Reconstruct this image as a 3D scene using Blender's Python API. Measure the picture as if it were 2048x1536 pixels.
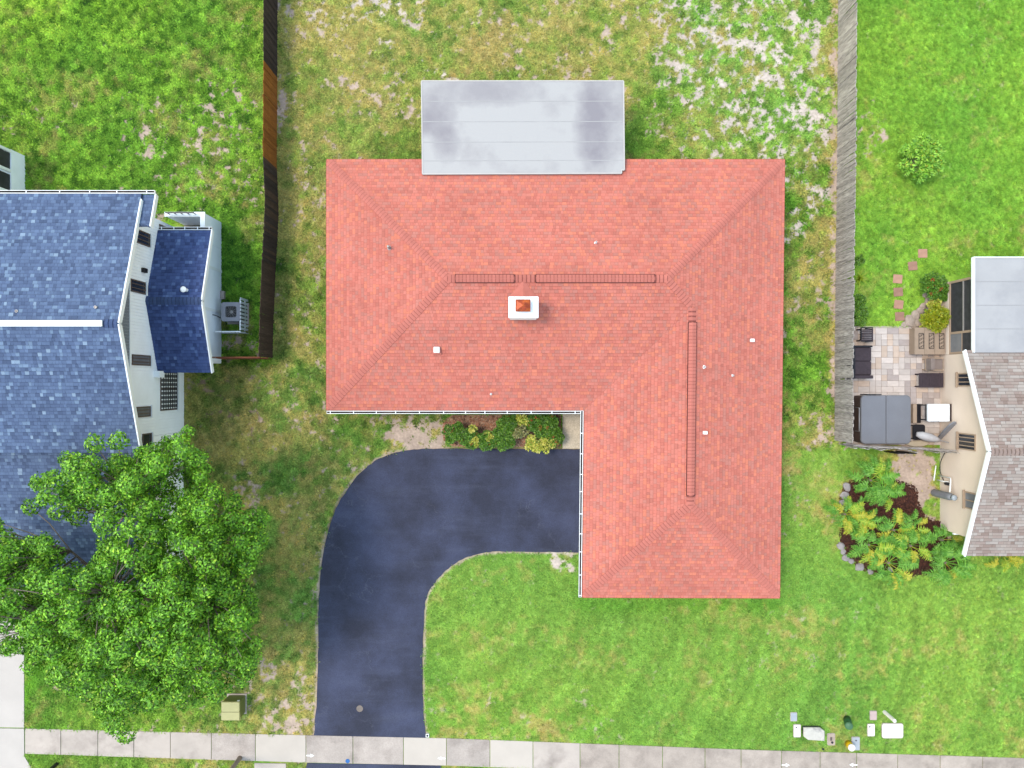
import bpy, bmesh, math, random
import numpy as np
from mathutils import Vector, Matrix

for o in list(bpy.data.objects):
    bpy.data.objects.remove(o)
random.seed(7)
rng = np.random.default_rng(7)
R = math.radians
scene = bpy.context.scene
C = scene.collection

# ---------------------------------------------------------------- camera
H = 32.3                     # drone height above the lawn, metres
F = 1423.0                   # focal length in photo pixels (2048 wide)
cam_d = bpy.data.cameras.new('camera')
cam_d.sensor_width = 36.0
cam_d.lens = 36.0 * F / 2048.0
cam_d.clip_end = 2000.0
cam = bpy.data.objects.new('camera', cam_d)
cam.location = (0, 0, H)
cam.rotation_euler = (0, 0, 0)
C.objects.link(cam)
scene.camera = cam

# ---------------------------------------------------------------- light
SUN_EL, SUN_AZ = 65.0, 283.0           # azimuth clockwise from north (+Y): from the west, a little north
w = bpy.data.worlds.new('World')
scene.world = w
w.use_nodes = True
nt = w.node_tree
for n in list(nt.nodes):
    nt.nodes.remove(n)
sky = nt.nodes.new('ShaderNodeTexSky')
sky.sky_type = 'NISHITA'
sky.sun_disc = False
sky.sun_elevation = R(SUN_EL)
sky.sun_rotation = R(SUN_AZ)
sky.air_density = 2.6
sky.dust_density = 1.3
sky.ozone_density = 0.3
bg = nt.nodes.new('ShaderNodeBackground')
bg.inputs['Strength'].default_value = 0.15
wo = nt.nodes.new('ShaderNodeOutputWorld')
nt.links.new(sky.outputs[0], bg.inputs[0])
nt.links.new(bg.outputs[0], wo.inputs[0])
sd = bpy.data.lights.new('sun', 'SUN')
sd.energy = 1.1
sd.angle = R(15)
sd.color = (1.0, 0.92, 0.80)
sun = bpy.data.objects.new('sun', sd)
az, el = R(SUN_AZ), R(SUN_EL)
sdir = Vector((math.sin(az) * math.cos(el), math.cos(az) * math.cos(el), math.sin(el)))
sun.rotation_euler = sdir.to_track_quat('Z', 'Y').to_euler()
sun.location = sdir * 60
C.objects.link(sun)
vs = scene.view_settings
vs.view_transform = 'Standard'
vs.look = 'None'
vs.exposure = 1.17
vs.gamma = 1.0
vs.use_curve_mapping = False

# ---------------------------------------------------------------- helpers
WB = np.array([1.10, 1.0, 0.94])      # the photograph's white balance against the cool sky
K = 0.46                     # albedo that the photograph's full white stands for


def lin(c):
    c = np.asarray(c, float) / 255.0
    return np.where(c <= 0.04045, c / 12.92, ((c + 0.055) / 1.055) ** 2.4)


def S(r, g, b, k=1.0):
    """surface albedo of a colour read off the photograph"""
    v = lin((r, g, b)) * K * k * WB
    return tuple(float(min(x, 0.85)) for x in v)


def P(u, v, z=0.0):
    """photo pixel seen at height z -> world point"""
    s = (H - z) / F
    return Vector(((u - 1024.0) * s, (768.0 - v) * s, z))


def new_mat(name):
    m = bpy.data.materials.new(name)
    m.use_nodes = True
    t = m.node_tree
    b = t.nodes['Principled BSDF']
    return m, t, b


def setspec(b, s):
    b.inputs['Specular IOR Level'].default_value = s


def vmath(t, op, a, b=None):
    n = t.nodes.new('ShaderNodeMath')
    n.operation = op
    for i, x in enumerate((a, b)):
        if x is None:
            continue
        if isinstance(x, (int, float)):
            n.inputs[i].default_value = x
        else:
            t.links.new(x, n.inputs[i])
    return n.outputs[0]


def noise(t, vec, scale, detail=4, rough=0.55):
    n = t.nodes.new('ShaderNodeTexNoise')
    n.inputs['Scale'].default_value = scale
    n.inputs['Detail'].default_value = detail
    n.inputs['Roughness'].default_value = rough
    t.links.new(vec, n.inputs['Vector'])
    return n.outputs['Fac']


def maprange(t, x, a, b, c, d):
    n = t.nodes.new('ShaderNodeMapRange')
    n.inputs[1].default_value = a
    n.inputs[2].default_value = b
    n.inputs[3].default_value = c
    n.inputs[4].default_value = d
    t.links.new(x, n.inputs[0])
    return n.outputs[0]


def mixcol(t, fac, a, b, mode='MIX'):
    n = t.nodes.new('ShaderNodeMix')
    n.data_type = 'RGBA'
    n.blend_type = mode
    for sock, x in ((n.inputs[0], fac), (n.inputs[6], a), (n.inputs[7], b)):
        if isinstance(x, (int, float)):
            sock.default_value = x
        elif isinstance(x, tuple):
            sock.default_value = (x[0], x[1], x[2], 1)
        else:
            t.links.new(x, sock)
    return n.outputs[2]


def scalecol(t, col, f):
    n = t.nodes.new('ShaderNodeVectorMath')
    n.operation = 'SCALE'
    if isinstance(col, tuple):
        n.inputs[0].default_value = col
    else:
        t.links.new(col, n.inputs[0])
    t.links.new(f, n.inputs['Scale'])
    return n.outputs[0]


def bumpn(t, b, h, strength, dist):
    n = t.nodes.new('ShaderNodeBump')
    n.inputs['Strength'].default_value = strength
    n.inputs['Distance'].default_value = dist
    t.links.new(h, n.inputs['Height'])
    t.links.new(n.outputs[0], b.inputs['Normal'])


def objco(t):
    return t.nodes.new('ShaderNodeTexCoord').outputs['Object']


def M(name, col, var=0.15, scale=5.0, rough=0.8, bump=0.0, bdist=0.01, rnd=0.0, spec=0.3, metal=0.0, fine=0.06, fscale=60.0, col2=None, c2thr=(0.5, 0.7)):
    """procedural surface: base colour, blotches, fine grain, per-object variation"""
    m, t, b = new_mat(name)
    co = objco(t)
    f = maprange(t, noise(t, co, scale, 5), 0.28, 0.72, 1 - var, 1 + var)
    g = maprange(t, noise(t, co, fscale, 3), 0.25, 0.75, 1 - fine, 1 + fine)
    f = vmath(t, 'MULTIPLY', f, g)
    if rnd:
        oi = t.nodes.new('ShaderNodeObjectInfo')
        f = vmath(t, 'MULTIPLY', f, maprange(t, oi.outputs['Random'], 0, 1, 1 - rnd, 1 + rnd))
    base = col
    if col2 is not None:
        base = mixcol(t, maprange(t, noise(t, co, scale * 0.6, 5, 0.62), c2thr[0], c2thr[1], 0, 1), col, col2)
    t.links.new(scalecol(t, base, f), b.inputs['Base Color'])
    b.inputs['Roughness'].default_value = rough
    b.inputs['Metallic'].default_value = metal
    setspec(b, spec)
    if bump:
        bumpn(t, b, noise(t, co, fscale * 0.6, 4), bump, bdist)
    return m


def M_attr(name, attr='Col', rough=0.85, fine=0.12, fscale=40.0, spec=0.2, bump=0.0, instancer=False, trans=0.0, blot=0.0, bscale=0.5):
    m, t, b = new_mat(name)
    a = t.nodes.new('ShaderNodeAttribute')
    a.attribute_name = attr
    if instancer:
        a.attribute_type = 'INSTANCER'
    co = objco(t)
    f = maprange(t, noise(t, co, fscale, 4), 0.25, 0.75, 1 - fine, 1 + fine)
    if blot:
        f = vmath(t, 'MULTIPLY', f, maprange(t, noise(t, co, bscale, 5, 0.6), 0.3, 0.7, 1 - blot, 1 + blot))
    colr = scalecol(t, a.outputs['Color'], f)
    t.links.new(colr, b.inputs['Base Color'])
    b.inputs['Roughness'].default_value = rough
    setspec(b, spec)
    if bump:
        bumpn(t, b, noise(t, co, fscale, 4), bump, 0.01)
    if trans:
        tr = t.nodes.new('ShaderNodeBsdfTranslucent')
        t.links.new(colr, tr.inputs['Color'])
        mx = t.nodes.new('ShaderNodeMixShader')
        mx.inputs[0].default_value = trans
        t.links.new(b.outputs[0], mx.inputs[1])
        t.links.new(tr.outputs[0], mx.inputs[2])
        out = t.nodes['Material Output']
        t.links.new(mx.outputs[0], out.inputs[0])
    return m


def wloc(o):
    L = Vector((0, 0, 0))
    while o is not None:
        L += o.location
        o = o.parent
    return L


def tag(o, label=None, cat=None, group=None, kind=None):
    if label:
        o['label'] = label
    if cat:
        o['category'] = cat
    if group:
        o['group'] = group
    if kind:
        o['kind'] = kind
    return o


def root(name, loc, label=None, cat=None, group=None, kind=None):
    o = bpy.data.objects.new(name, None)
    o.location = loc
    o.empty_display_size = 0.2
    C.objects.link(o)
    return tag(o, label, cat, group, kind)


class MB:
    """collects shapes in world coordinates; build() links them as one mesh object"""

    def __init__(self):
        self.v, self.f, self.c = [], [], []

    def add(self, vs_, fs_, col=None):
        k = len(self.v)
        self.v += [tuple(p) for p in vs_]
        self.f += [tuple(i + k for i in f) for f in fs_]
        self.c += [col] * len(fs_)
        return self

    def box(self, x0, y0, z0, x1, y1, z1, bev=0.0, col=None):
        if x0 > x1: x0, x1 = x1, x0
        if y0 > y1: y0, y1 = y1, y0
        if z0 > z1: z0, z1 = z1, z0
        if bev <= 0:
            vs_ = [(x0, y0, z0), (x1, y0, z0), (x1, y1, z0), (x0, y1, z0), (x0, y0, z1), (x1, y0, z1), (x1, y1, z1), (x0, y1, z1)]
            return self.add(vs_, [(3, 2, 1, 0), (4, 5, 6, 7), (0, 1, 5, 4), (1, 2, 6, 5), (2, 3, 7, 6), (3, 0, 4, 7)], col)
        pts = rounded_rect(x0, y0, x1, y1, bev, 3)
        return self.prism(pts, z0, z1, bev * 0.5, col)

    def obox(self, c, ax, ay, az, hx, hy, hz, col=None):
        c = Vector(c)
        vs_ = []
        for sz in (-1, 1):
            for sx, sy in ((-1, -1), (1, -1), (1, 1), (-1, 1)):
                vs_.append(c + ax * (hx * sx) + ay * (hy * sy) + az * (hz * sz))
        return self.add(vs_, [(3, 2, 1, 0), (4, 5, 6, 7), (0, 1, 5, 4), (1, 2, 6, 5), (2, 3, 7, 6), (3, 0, 4, 7)], col)

    def bar(self, a, b, wx, wz, col=None, up=Vector((0, 0, 1))):
        a, b = Vector(a), Vector(b)
        d = (b - a).normalized()
        if abs(d.dot(up)) > 0.98:
            up = Vector((1, 0, 0))
        s = d.cross(up).normalized()
        u = s.cross(d).normalized()
        return self.obox((a + b) / 2, d, s, u, (b - a).length / 2, wx / 2, wz / 2, col)

    def prism(self, pts, z0, z1, bev=0.0, col=None):
        n = len(pts)
        cx = sum(p[0] for p in pts) / n
        cy = sum(p[1] for p in pts) / n
        rings = [(1.0, z0, 0)]
        vs_ = [(p[0], p[1], z0) for p in pts]
        if bev > 0:
            vs_ += [(p[0], p[1], z1 - bev) for p in pts]
            for p in pts:
                d = Vector((cx - p[0], cy - p[1]))
                L = max(d.length, 1e-6)
                d = d / L * min(bev * 1.2, L * 0.5)
                vs_.append((p[0] + d.x, p[1] + d.y, z1))
            nr = 3
        else:
            vs_ += [(p[0], p[1], z1) for p in pts]
            nr = 2
        fs_ = [tuple(reversed(range(n)))]
        for r in range(nr - 1):
            for i in range(n):
                j = (i + 1) % n
                fs_.append((r * n + i, r * n + j, (r + 1) * n + j, (r + 1) * n + i))
        fs_.append(tuple(range((nr - 1) * n, nr * n)))
        return self.add(vs_, fs_, col)

    def tube(self, pts, rad, n=8, col=None, caps=True):
        pts = [Vector(p) for p in pts]
        rads = rad if isinstance(rad, (list, tuple)) else [rad] * len(pts)
        vs_, fs_ = [], []
        pu = None
        for i, p in enumerate(pts):
            d = (pts[min(i + 1, len(pts) - 1)] - pts[max(i - 1, 0)]).normalized()
            ref = Vector((0, 0, 1)) if abs(d.z) < 0.95 else Vector((1, 0, 0))
            if pu is None:
                pu = d.cross(ref).normalized()
            pu = (pu - d * pu.dot(d))
            pu = pu.normalized() if pu.length > 1e-5 else d.cross(ref).normalized()
            w_ = d.cross(pu)
            for k in range(n):
                a = 2 * math.pi * k / n
                vs_.append(p + pu * (rads[i] * math.cos(a)) + w_ * (rads[i] * math.sin(a)))
        for i in range(len(pts) - 1):
            for k in range(n):
                j = (k + 1) % n
                fs_.append((i * n + k, i * n + j, (i + 1) * n + j, (i + 1) * n + k))
        if caps:
            fs_.append(tuple(reversed(range(n))))
            fs_.append(tuple(range((len(pts) - 1) * n, len(pts) * n)))
        return self.add(vs_, fs_, col)

    def lathe(self, c, prof, n=20, col=None):
        vs_, fs_ = [], []
        for r, z in prof:
            for k in range(n):
                a = 2 * math.pi * k / n
                vs_.append((c[0] + r * math.cos(a), c[1] + r * math.sin(a), c[2] + z))
        for i in range(len(prof) - 1):
            for k in range(n):
                j = (k + 1) % n
                fs_.append((i * n + k, i * n + j, (i + 1) * n + j, (i + 1) * n + k))
        fs_.append(tuple(reversed(range(n))))
        fs_.append(tuple(range((len(prof) - 1) * n, len(prof) * n)))
        return self.add(vs_, fs_, col)

    def mesh(self, name, off=(0, 0, 0), smooth=False):
        me = bpy.data.meshes.new(name)
        ox, oy, oz = off
        me.from_pydata([(x - ox, y - oy, z - oz) for x, y, z in self.v], [], self.f)
        if any(c is not None for c in self.c):
            a = me.color_attributes.new('Col', 'FLOAT_COLOR', 'CORNER')
            arr = np.ones((len(me.loops), 4), np.float32)
            tot = np.array([len(f) for f in self.f])
            cc = np.array([c if c is not None else (0.5, 0.5, 0.5) for c in self.c], np.float32)
            arr[:, :3] = np.repeat(cc, tot, axis=0)
            a.data.foreach_set('color', arr.ravel())
        if smooth:
            me.polygons.foreach_set('use_smooth', np.ones(len(me.polygons), bool))
        me.update()
        return me

    def build(self, name, mat, parent=None, smooth=False, kind=None, label=None, cat=None, group=None, origin=None):
        L = wloc(parent)
        if origin is None:
            origin = L
        origin = Vector(origin)
        me = self.mesh(name, origin, smooth)
        me.materials.append(mat)
        o = bpy.data.objects.new(name, me)
        C.objects.link(o)
        o.parent = parent
        o.location = origin - L
        return tag(o, label, cat, group, kind)


def rounded_rect(x0, y0, x1, y1, r, n=3):
    pts = []
    for cx, cy, a0 in ((x1 - r, y1 - r, 0), (x0 + r, y1 - r, 90), (x0 + r, y0 + r, 180), (x1 - r, y0 + r, 270)):
        for i in range(n + 1):
            a = R(a0 + 90 * i / n)
            pts.append((cx + r * math.cos(a), cy + r * math.sin(a)))
    return pts


def inst(name, me, parent, mw, mat=None, label=None):
    o = bpy.data.objects.new(name, me)
    C.objects.link(o)
    o.parent = parent
    o.matrix_local = Matrix.Translation(-wloc(parent)) @ mw
    if label:
        o['label'] = label
    return o


def np_mesh(name, verts, faces, nper, mat, parent=None, cols=None, smooth=False):
    """fast mesh from arrays; faces (n, nper); cols per vertex"""
    L = wloc(parent)
    me = bpy.data.meshes.new(name)
    nv, nf = len(verts), len(faces)
    me.vertices.add(nv)
    me.vertices.foreach_set('co', (np.asarray(verts, np.float32) - np.array(L, np.float32)).ravel())
    me.loops.add(nf * nper)
    me.loops.foreach_set('vertex_index', np.asarray(faces, np.int32).ravel())
    me.polygons.add(nf)
    me.polygons.foreach_set('loop_start', np.arange(0, nf * nper, nper, dtype=np.int32))
    if smooth:
        me.polygons.foreach_set('use_smooth', np.ones(nf, bool))
    me.update(calc_edges=True)
    if cols is not None:
        a = me.color_attributes.new('Col', 'FLOAT_COLOR', 'POINT')
        arr = np.ones((nv, 4), np.float32)
        arr[:, :3] = cols
        a.data.foreach_set('color', arr.ravel())
    me.materials.append(mat)
    o = bpy.data.objects.new(name, me)
    C.objects.link(o)
    o.parent = parent
    return o


# numpy noise ---------------------------------------------------------------
_tabs = {}


def vnoise(x, y, seed=0):
    if seed not in _tabs:
        _tabs[seed] = np.random.default_rng(1000 + seed).random((256, 256))
    T = _tabs[seed]
    xi = np.floor(x).astype(int)
    yi = np.floor(y).astype(int)
    fx = x - xi
    fy = y - yi
    fx = fx * fx * (3 - 2 * fx)
    fy = fy * fy * (3 - 2 * fy)
    a = T[xi % 256, yi % 256]
    b = T[(xi + 1) % 256, yi % 256]
    c = T[xi % 256, (yi + 1) % 256]
    d = T[(xi + 1) % 256, (yi + 1) % 256]
    return (a * (1 - fx) + b * fx) * (1 - fy) + (c * (1 - fx) + d * fx) * fy


def fbm(x, y, size, octs=4, seed=0, gain=0.55):
    s, amp, tot = 0, 1.0, 0
    for k in range(octs):
        f = 2 ** k / size
        ca, sa = math.cos(0.5 + 0.9 * k + seed), math.sin(0.5 + 0.9 * k + seed)
        s = s + amp * vnoise((x * ca - y * sa) * f + 13.7 * k, (x * sa + y * ca) * f + 7.1 * k, seed + k)
        tot += amp
        amp *= gain
    n = s / tot
    return np.clip(0.5 + (n - 0.5) * 1.75, 0, 1)


def sstep(a, b, x):
    t_ = np.clip((x - a) / (b - a), 0, 1)
    return t_ * t_ * (3 - 2 * t_)


def in_poly(x, y, poly):
    r = np.zeros(x.shape, bool)
    n = len(poly)
    for i in range(n):
        x0, y0 = poly[i]
        x1, y1 = poly[(i + 1) % n]
        if y0 == y1:
            continue
        c = ((y0 > y) != (y1 > y)) & (x < (x1 - x0) * (y - y0) / (y1 - y0) + x0)
        r ^= c
    return r


def poly_dist(x, y, poly, closed=True):
    d = np.full(x.shape, 1e9)
    n = len(poly)
    for i in range(n if closed else n - 1):
        x0, y0 = poly[i]
        x1, y1 = poly[(i + 1) % n]
        dx, dy = x1 - x0, y1 - y0
        L2 = dx * dx + dy * dy + 1e-12
        t_ = np.clip(((x - x0) * dx + (y - y0) * dy) / L2, 0, 1)
        d = np.minimum(d, np.hypot(x - x0 - t_ * dx, y - y0 - t_ * dy))
    return d


def catmull(pts, n=5):
    out = []
    m = len(pts)
    for i in range(m - 1):
        p0 = pts[max(i - 1, 0)]
        p1, p2 = pts[i], pts[i + 1]
        p3 = pts[min(i + 2, m - 1)]
        for k in range(n):
            t_ = k / n
            q = []
            for a in range(len(p1)):
                q.append(0.5 * (2 * p1[a] + (p2[a] - p0[a]) * t_ + (2 * p0[a] - 5 * p1[a] + 4 * p2[a] - p3[a]) * t_ ** 2 + (3 * p1[a] - p0[a] - 3 * p2[a] + p3[a]) * t_ ** 3))
            out.append(tuple(q))
    out.append(tuple(pts[-1]))
    return out


def px_poly(pts, z=0.0):
    return [tuple(P(u, v, z))[:2] for u, v in pts]


# ---------------------------------------------------------------- materials
m_concrete = M('concrete', S(226, 219, 214), 0.10, 1.3, 0.9, 0.25, 0.004, rnd=0.07, fine=0.06, fscale=45, col2=S(188, 180, 176), c2thr=(0.5, 0.72))
m_concrete_clean = M('pale_concrete', S(232, 230, 229), 0.06, 0.8, 0.9, 0.2, 0.004, rnd=0.03, fine=0.04, fscale=45)
m_aggregate = M('exposed_aggregate', S(214, 208, 192, 1.3), 0.12, 3, 0.9, 0.5, 0.01, fine=0.3, fscale=22)
m_white = M('white_paint', (0.74, 0.76, 0.79), 0.04, 2, 0.55, fine=0.02)
m_whitewall = M('white_siding_paint', (0.80, 0.835, 0.91), 0.05, 1.5, 0.6, fine=0.03)
m_gutter = M('white_gutter_enamel', (0.68, 0.67, 0.66), 0.05, 3, 0.4, fine=0.02)
m_greysiding = M('blue_grey_siding', S(150, 166, 186), 0.06, 1.5, 0.7)
m_black = M('black_plastic', (0.012, 0.012, 0.015), 0.2, 5, 0.5)
m_darkmetal = M('dark_metal', (0.03, 0.03, 0.035), 0.2, 5, 0.45)
m_glass = M('window_glass', (0.02, 0.025, 0.035), 0.2, 1, 0.08, spec=0.6, fine=0.0)
m_greyglass = M('curtained_glass', S(150, 158, 168), 0.1, 3, 0.15, spec=0.6)
m_bronze = M('window_frame_brown', S(120, 108, 104), 0.1, 4, 0.5)
m_tan = M('tan_stucco', S(244, 232, 220, 1.35), 0.05, 0.9, 0.9, 0.3, 0.005, fine=0.04, fscale=40)
m_tanframe = M('tan_frame', S(205, 185, 165), 0.06, 3, 0.6)
m_cream = M('cream_stucco', S(230, 220, 205), 0.05, 0.9, 0.9, 0.3, 0.005)
m_fascia = M('brick_red_fascia', S(190, 95, 72), 0.1, 3, 0.6)
m_cap_red = M('red_hip_shingle', S(225, 139, 128), 0.08, 5, 0.9, rnd=0.06, fine=0.10, fscale=50)
m_cap_blue = M('blue_ridge_shingle', S(78, 102, 152), 0.08, 5, 0.9, rnd=0.12, fine=0.10, fscale=50)
m_cap_brown = M('brown_ridge_shingle', S(178, 160, 155), 0.08, 5, 0.9, rnd=0.08, fine=0.10, fscale=50)
m_capband = M('dark_granule_band', S(168, 98, 92), 0.1, 8, 0.9, fine=0.15)
m_ventedge = M('ridge_vent_edge', S(92, 44, 50), 0.1, 6, 0.8)
m_deck = M('roof_deck', S(150, 80, 72), 0.1, 4, 0.9)
m_deck_blue = M('roof_deck_blue', S(60, 75, 110), 0.1, 4, 0.9)
m_deck_brown = M('roof_deck_brown', S(120, 105, 100), 0.1, 4, 0.9)
m_galv = M('galvanised_metal', S(200, 203, 208), 0.06, 5, 0.4, metal=0.3)
m_lead = M('white_vent_metal', (0.72, 0.72, 0.72), 0.05, 5, 0.5)
m_shingle = M_attr('shingle', rough=0.92, fine=0.12, fscale=55, spec=0.12, blot=0.08, bscale=0.35)

# asphalt -------------------------------------------------------------------
def make_asphalt():
    m, t, b = new_mat('sealed_asphalt')
    co = objco(t)
    cloud = maprange(t, noise(t, co, 0.42, 6, 0.6), 0.38, 0.66, 0, 1)
    colr = mixcol(t, cloud, S(61, 66, 88), S(84, 93, 127))
    mp = t.nodes.new('ShaderNodeMapping')
    mp.inputs['Scale'].default_value = (0.22, 1.6, 1)
    t.links.new(co, mp.inputs['Vector'])
    streak = maprange(t, noise(t, mp.outputs[0], 1.1, 5, 0.6), 0.52, 0.74, 0, 0.35)
    colr = mixcol(t, streak, colr, S(100, 109, 138))
    dust = maprange(t, noise(t, co, 3.2, 7, 0.72), 0.60, 0.80, 0, 0.14)
    colr = mixcol(t, dust, colr, S(128, 132, 150))
    vo = t.nodes.new('ShaderNodeTexVoronoi')
    vo.feature = 'DISTANCE_TO_EDGE'
    vo.inputs['Scale'].default_value = 0.8
    wob = t.nodes.new('ShaderNodeTexNoise')
    wob.inputs['Scale'].default_value = 2.0
    wob.inputs['Detail'].default_value = 5
    t.links.new(co, wob.inputs['Vector'])
    va = t.nodes.new('ShaderNodeVectorMath')
    va.operation = 'MULTIPLY_ADD'
    va.inputs[1].default_value = (0.9, 0.9, 0.9)
    t.links.new(wob.outputs['Color'], va.inputs[0])
    t.links.new(co, va.inputs[2])
    t.links.new(va.outputs[0], vo.inputs['Vector'])
    crack = maprange(t, vo.outputs['Distance'], 0.004, 0.014, 1, 0)
    where = maprange(t, noise(t, co, 0.35, 3), 0.52, 0.6, 0, 0.22)
    colr = mixcol(t, vmath(t, 'MULTIPLY', crack, where), colr, S(135, 140, 158))
    g = maprange(t, noise(t, co, 26, 3, 0.7), 0.25, 0.75, 0.72, 1.28)
    t.links.new(scalecol(t, colr, g), b.inputs['Base Color'])
    b.inputs['Roughness'].default_value = 0.8
    setspec(b, 0.25)
    bumpn(t, b, noise(t, co, 30, 4, 0.7), 0.5, 0.008)
    return m


m_asphalt = make_asphalt()


def make_membrane():
    """white flat roof with grey water stains"""
    m, t, b = new_mat('white_roof_membrane')
    co = objco(t)
    st = maprange(t, noise(t, co, 0.5, 6, 0.55), 0.50, 0.72, 0, 0.75)
    colr = mixcol(t, st, S(207, 211, 217), S(170, 170, 180))
    mp = t.nodes.new('ShaderNodeMapping')
    mp.inputs['Rotation'].default_value = (0, 0, R(35))
    mp.inputs['Scale'].default_value = (2.0, 0.5, 1)
    t.links.new(co, mp.inputs['Vector'])
    st2 = maprange(t, noise(t, mp.outputs[0], 1.6, 6, 0.65), 0.58, 0.78, 0, 0.45)
    colr = mixcol(t, st2, colr, S(196, 200, 208))
    # two old puddle stains at the ends, with ragged outlines
    sep = t.nodes.new('ShaderNodeSeparateXYZ')
    t.links.new(co, sep.inputs[0])
    wn = noise(t, co, 1.1, 5, 0.6)
    for cx, cy, rx, ry, s_ in ((3.55, 10.9, 0.85, 2.0, 0.8), (-3.2, 11.1, 0.75, 0.8, 0.7), (-2.75, 10.0, 0.55, 0.7, 0.6), (-1.0, 12.2, 2.0, 0.55, 0.55)):
        dx = vmath(t, 'DIVIDE', vmath(t, 'SUBTRACT', sep.outputs[0], cx), rx)
        dy = vmath(t, 'DIVIDE', vmath(t, 'SUBTRACT', sep.outputs[1], cy), ry)
        d2 = vmath(t, 'ADD', vmath(t, 'MULTIPLY', dx, dx), vmath(t, 'MULTIPLY', dy, dy))
        d2 = vmath(t, 'ADD', d2, vmath(t, 'MULTIPLY', vmath(t, 'SUBTRACT', wn, 0.5), 2.4))
        colr = mixcol(t, maprange(t, d2, 0.0, 1.7, s_, 0), colr, S(146, 144, 160))
    g = maprange(t, noise(t, co, 30, 3), 0.25, 0.75, 0.97, 1.03)
    t.links.new(scalecol(t, colr, g), b.inputs['Base Color'])
    b.inputs['Roughness'].default_value = 0.6
    return m


m_membrane = make_membrane()

# ================================================================ GROUND
DRIVE_OUT = [(628, 1474), (633, 1400), (636, 1310), (637, 1210), (643, 1130), (656, 1062), (682, 998), (722, 944), (766, 914), (818, 900), (880, 897), (1000, 898), (1100, 898), (1186, 898)]
DRIVE_IN = [(1186, 1105), (1100, 1104), (1010, 1103), (965, 1106), (930, 1116), (897, 1137), (870, 1165), (853, 1195), (848, 1240), (845, 1330), (846, 1400), (851, 1478)]
drive_px = catmull(DRIVE_OUT, 6) + catmull(DRIVE_IN, 6)
drive_w = px_poly(drive_px)

SW_U = np.array([-400, 50, 600, 900, 1500, 1860, 2048, 2500.])
SW_T = np.array([1446, 1457, 1470, 1476.5, 1499.5, 1510, 1516, 1530.])
SW_B = SW_T + np.array([50, 50, 54.5, 54.5, 54, 54, 54, 54.])


def sw_top(u): return float(np.interp(u, SW_U, SW_T))
def sw_bot(u): return float(np.interp(u, SW_U, SW_B))


sidewalk_px = [(u, sw_top(u)) for u in SW_U] + [(u, sw_bot(u)) for u in SW_U[::-1]]
patio_px = [(1690, 653), (1830, 653), (1900, 656), (1900, 892), (1690, 890)]
walk_px = [(1125, 815), (1190, 815), (1190, 897), (1125, 897)]
left_drive_px = [(-420, 1180), (49, 1180), (49, 1512), (68, 1545), (80, 1600), (-420, 1600)]
mulch_px = catmull([(1686, 990), (1700, 968), (1740, 955), (1800, 966), (1830, 980), (1836, 1010), (1852, 1034), (1884, 1048), (1896, 1082), (1925, 1105), (1915, 1132), (1870, 1140), (1815, 1150), (1770, 1150), (1722, 1132), (1694, 1104), (1683, 1068), (1690, 1040), (1680, 1015), (1686, 990)], 4)
bed_px = [(886, 842), (905, 830), (1122, 828), (1122, 893), (1000, 894), (905, 893), (886, 880)]
rock_px = [(1815, 650), (1820, 620), (1845, 590), (1862, 580), (1888, 590), (1888, 655), (1830, 655)]
house_foot = [(-7.4, -0.7), (3.4, -0.7), (3.4, -8.6), (10.9, -8.6), (10.9, 9.0), (-7.4, 9.0)]
left_foot = [(-60, -8.0), (-14.9, -8.0), (-14.9, 0.9), (-13.2, 0.9), (-13.2, 7.3), (-14.9, 7.3), (-22.1, 7.3), (-22.1, 10.3), (-60, 10.3)]
right_foot = [(19.4, -6.6), (60, -6.6), (60, 5.0), (19.4, 5.0)]


def softbox(u, v, u0, v0, u1, v1, s):
    return sstep(u0 - s, u0 + s, u) * (1 - sstep(u1 - s, u1 + s, u)) * sstep(v0 - s, v0 + s, v) * (1 - sstep(v1 - s, v1 + s, v))


SAND = lin((238, 229, 222)) * K * WB
SOIL = lin((176, 150, 128)) * K * WB
PINK = lin((222, 204, 190)) * K * WB
DRY = lin((196, 194, 114)) * K * WB
DRY2 = lin((184, 174, 110)) * K * WB


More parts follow.
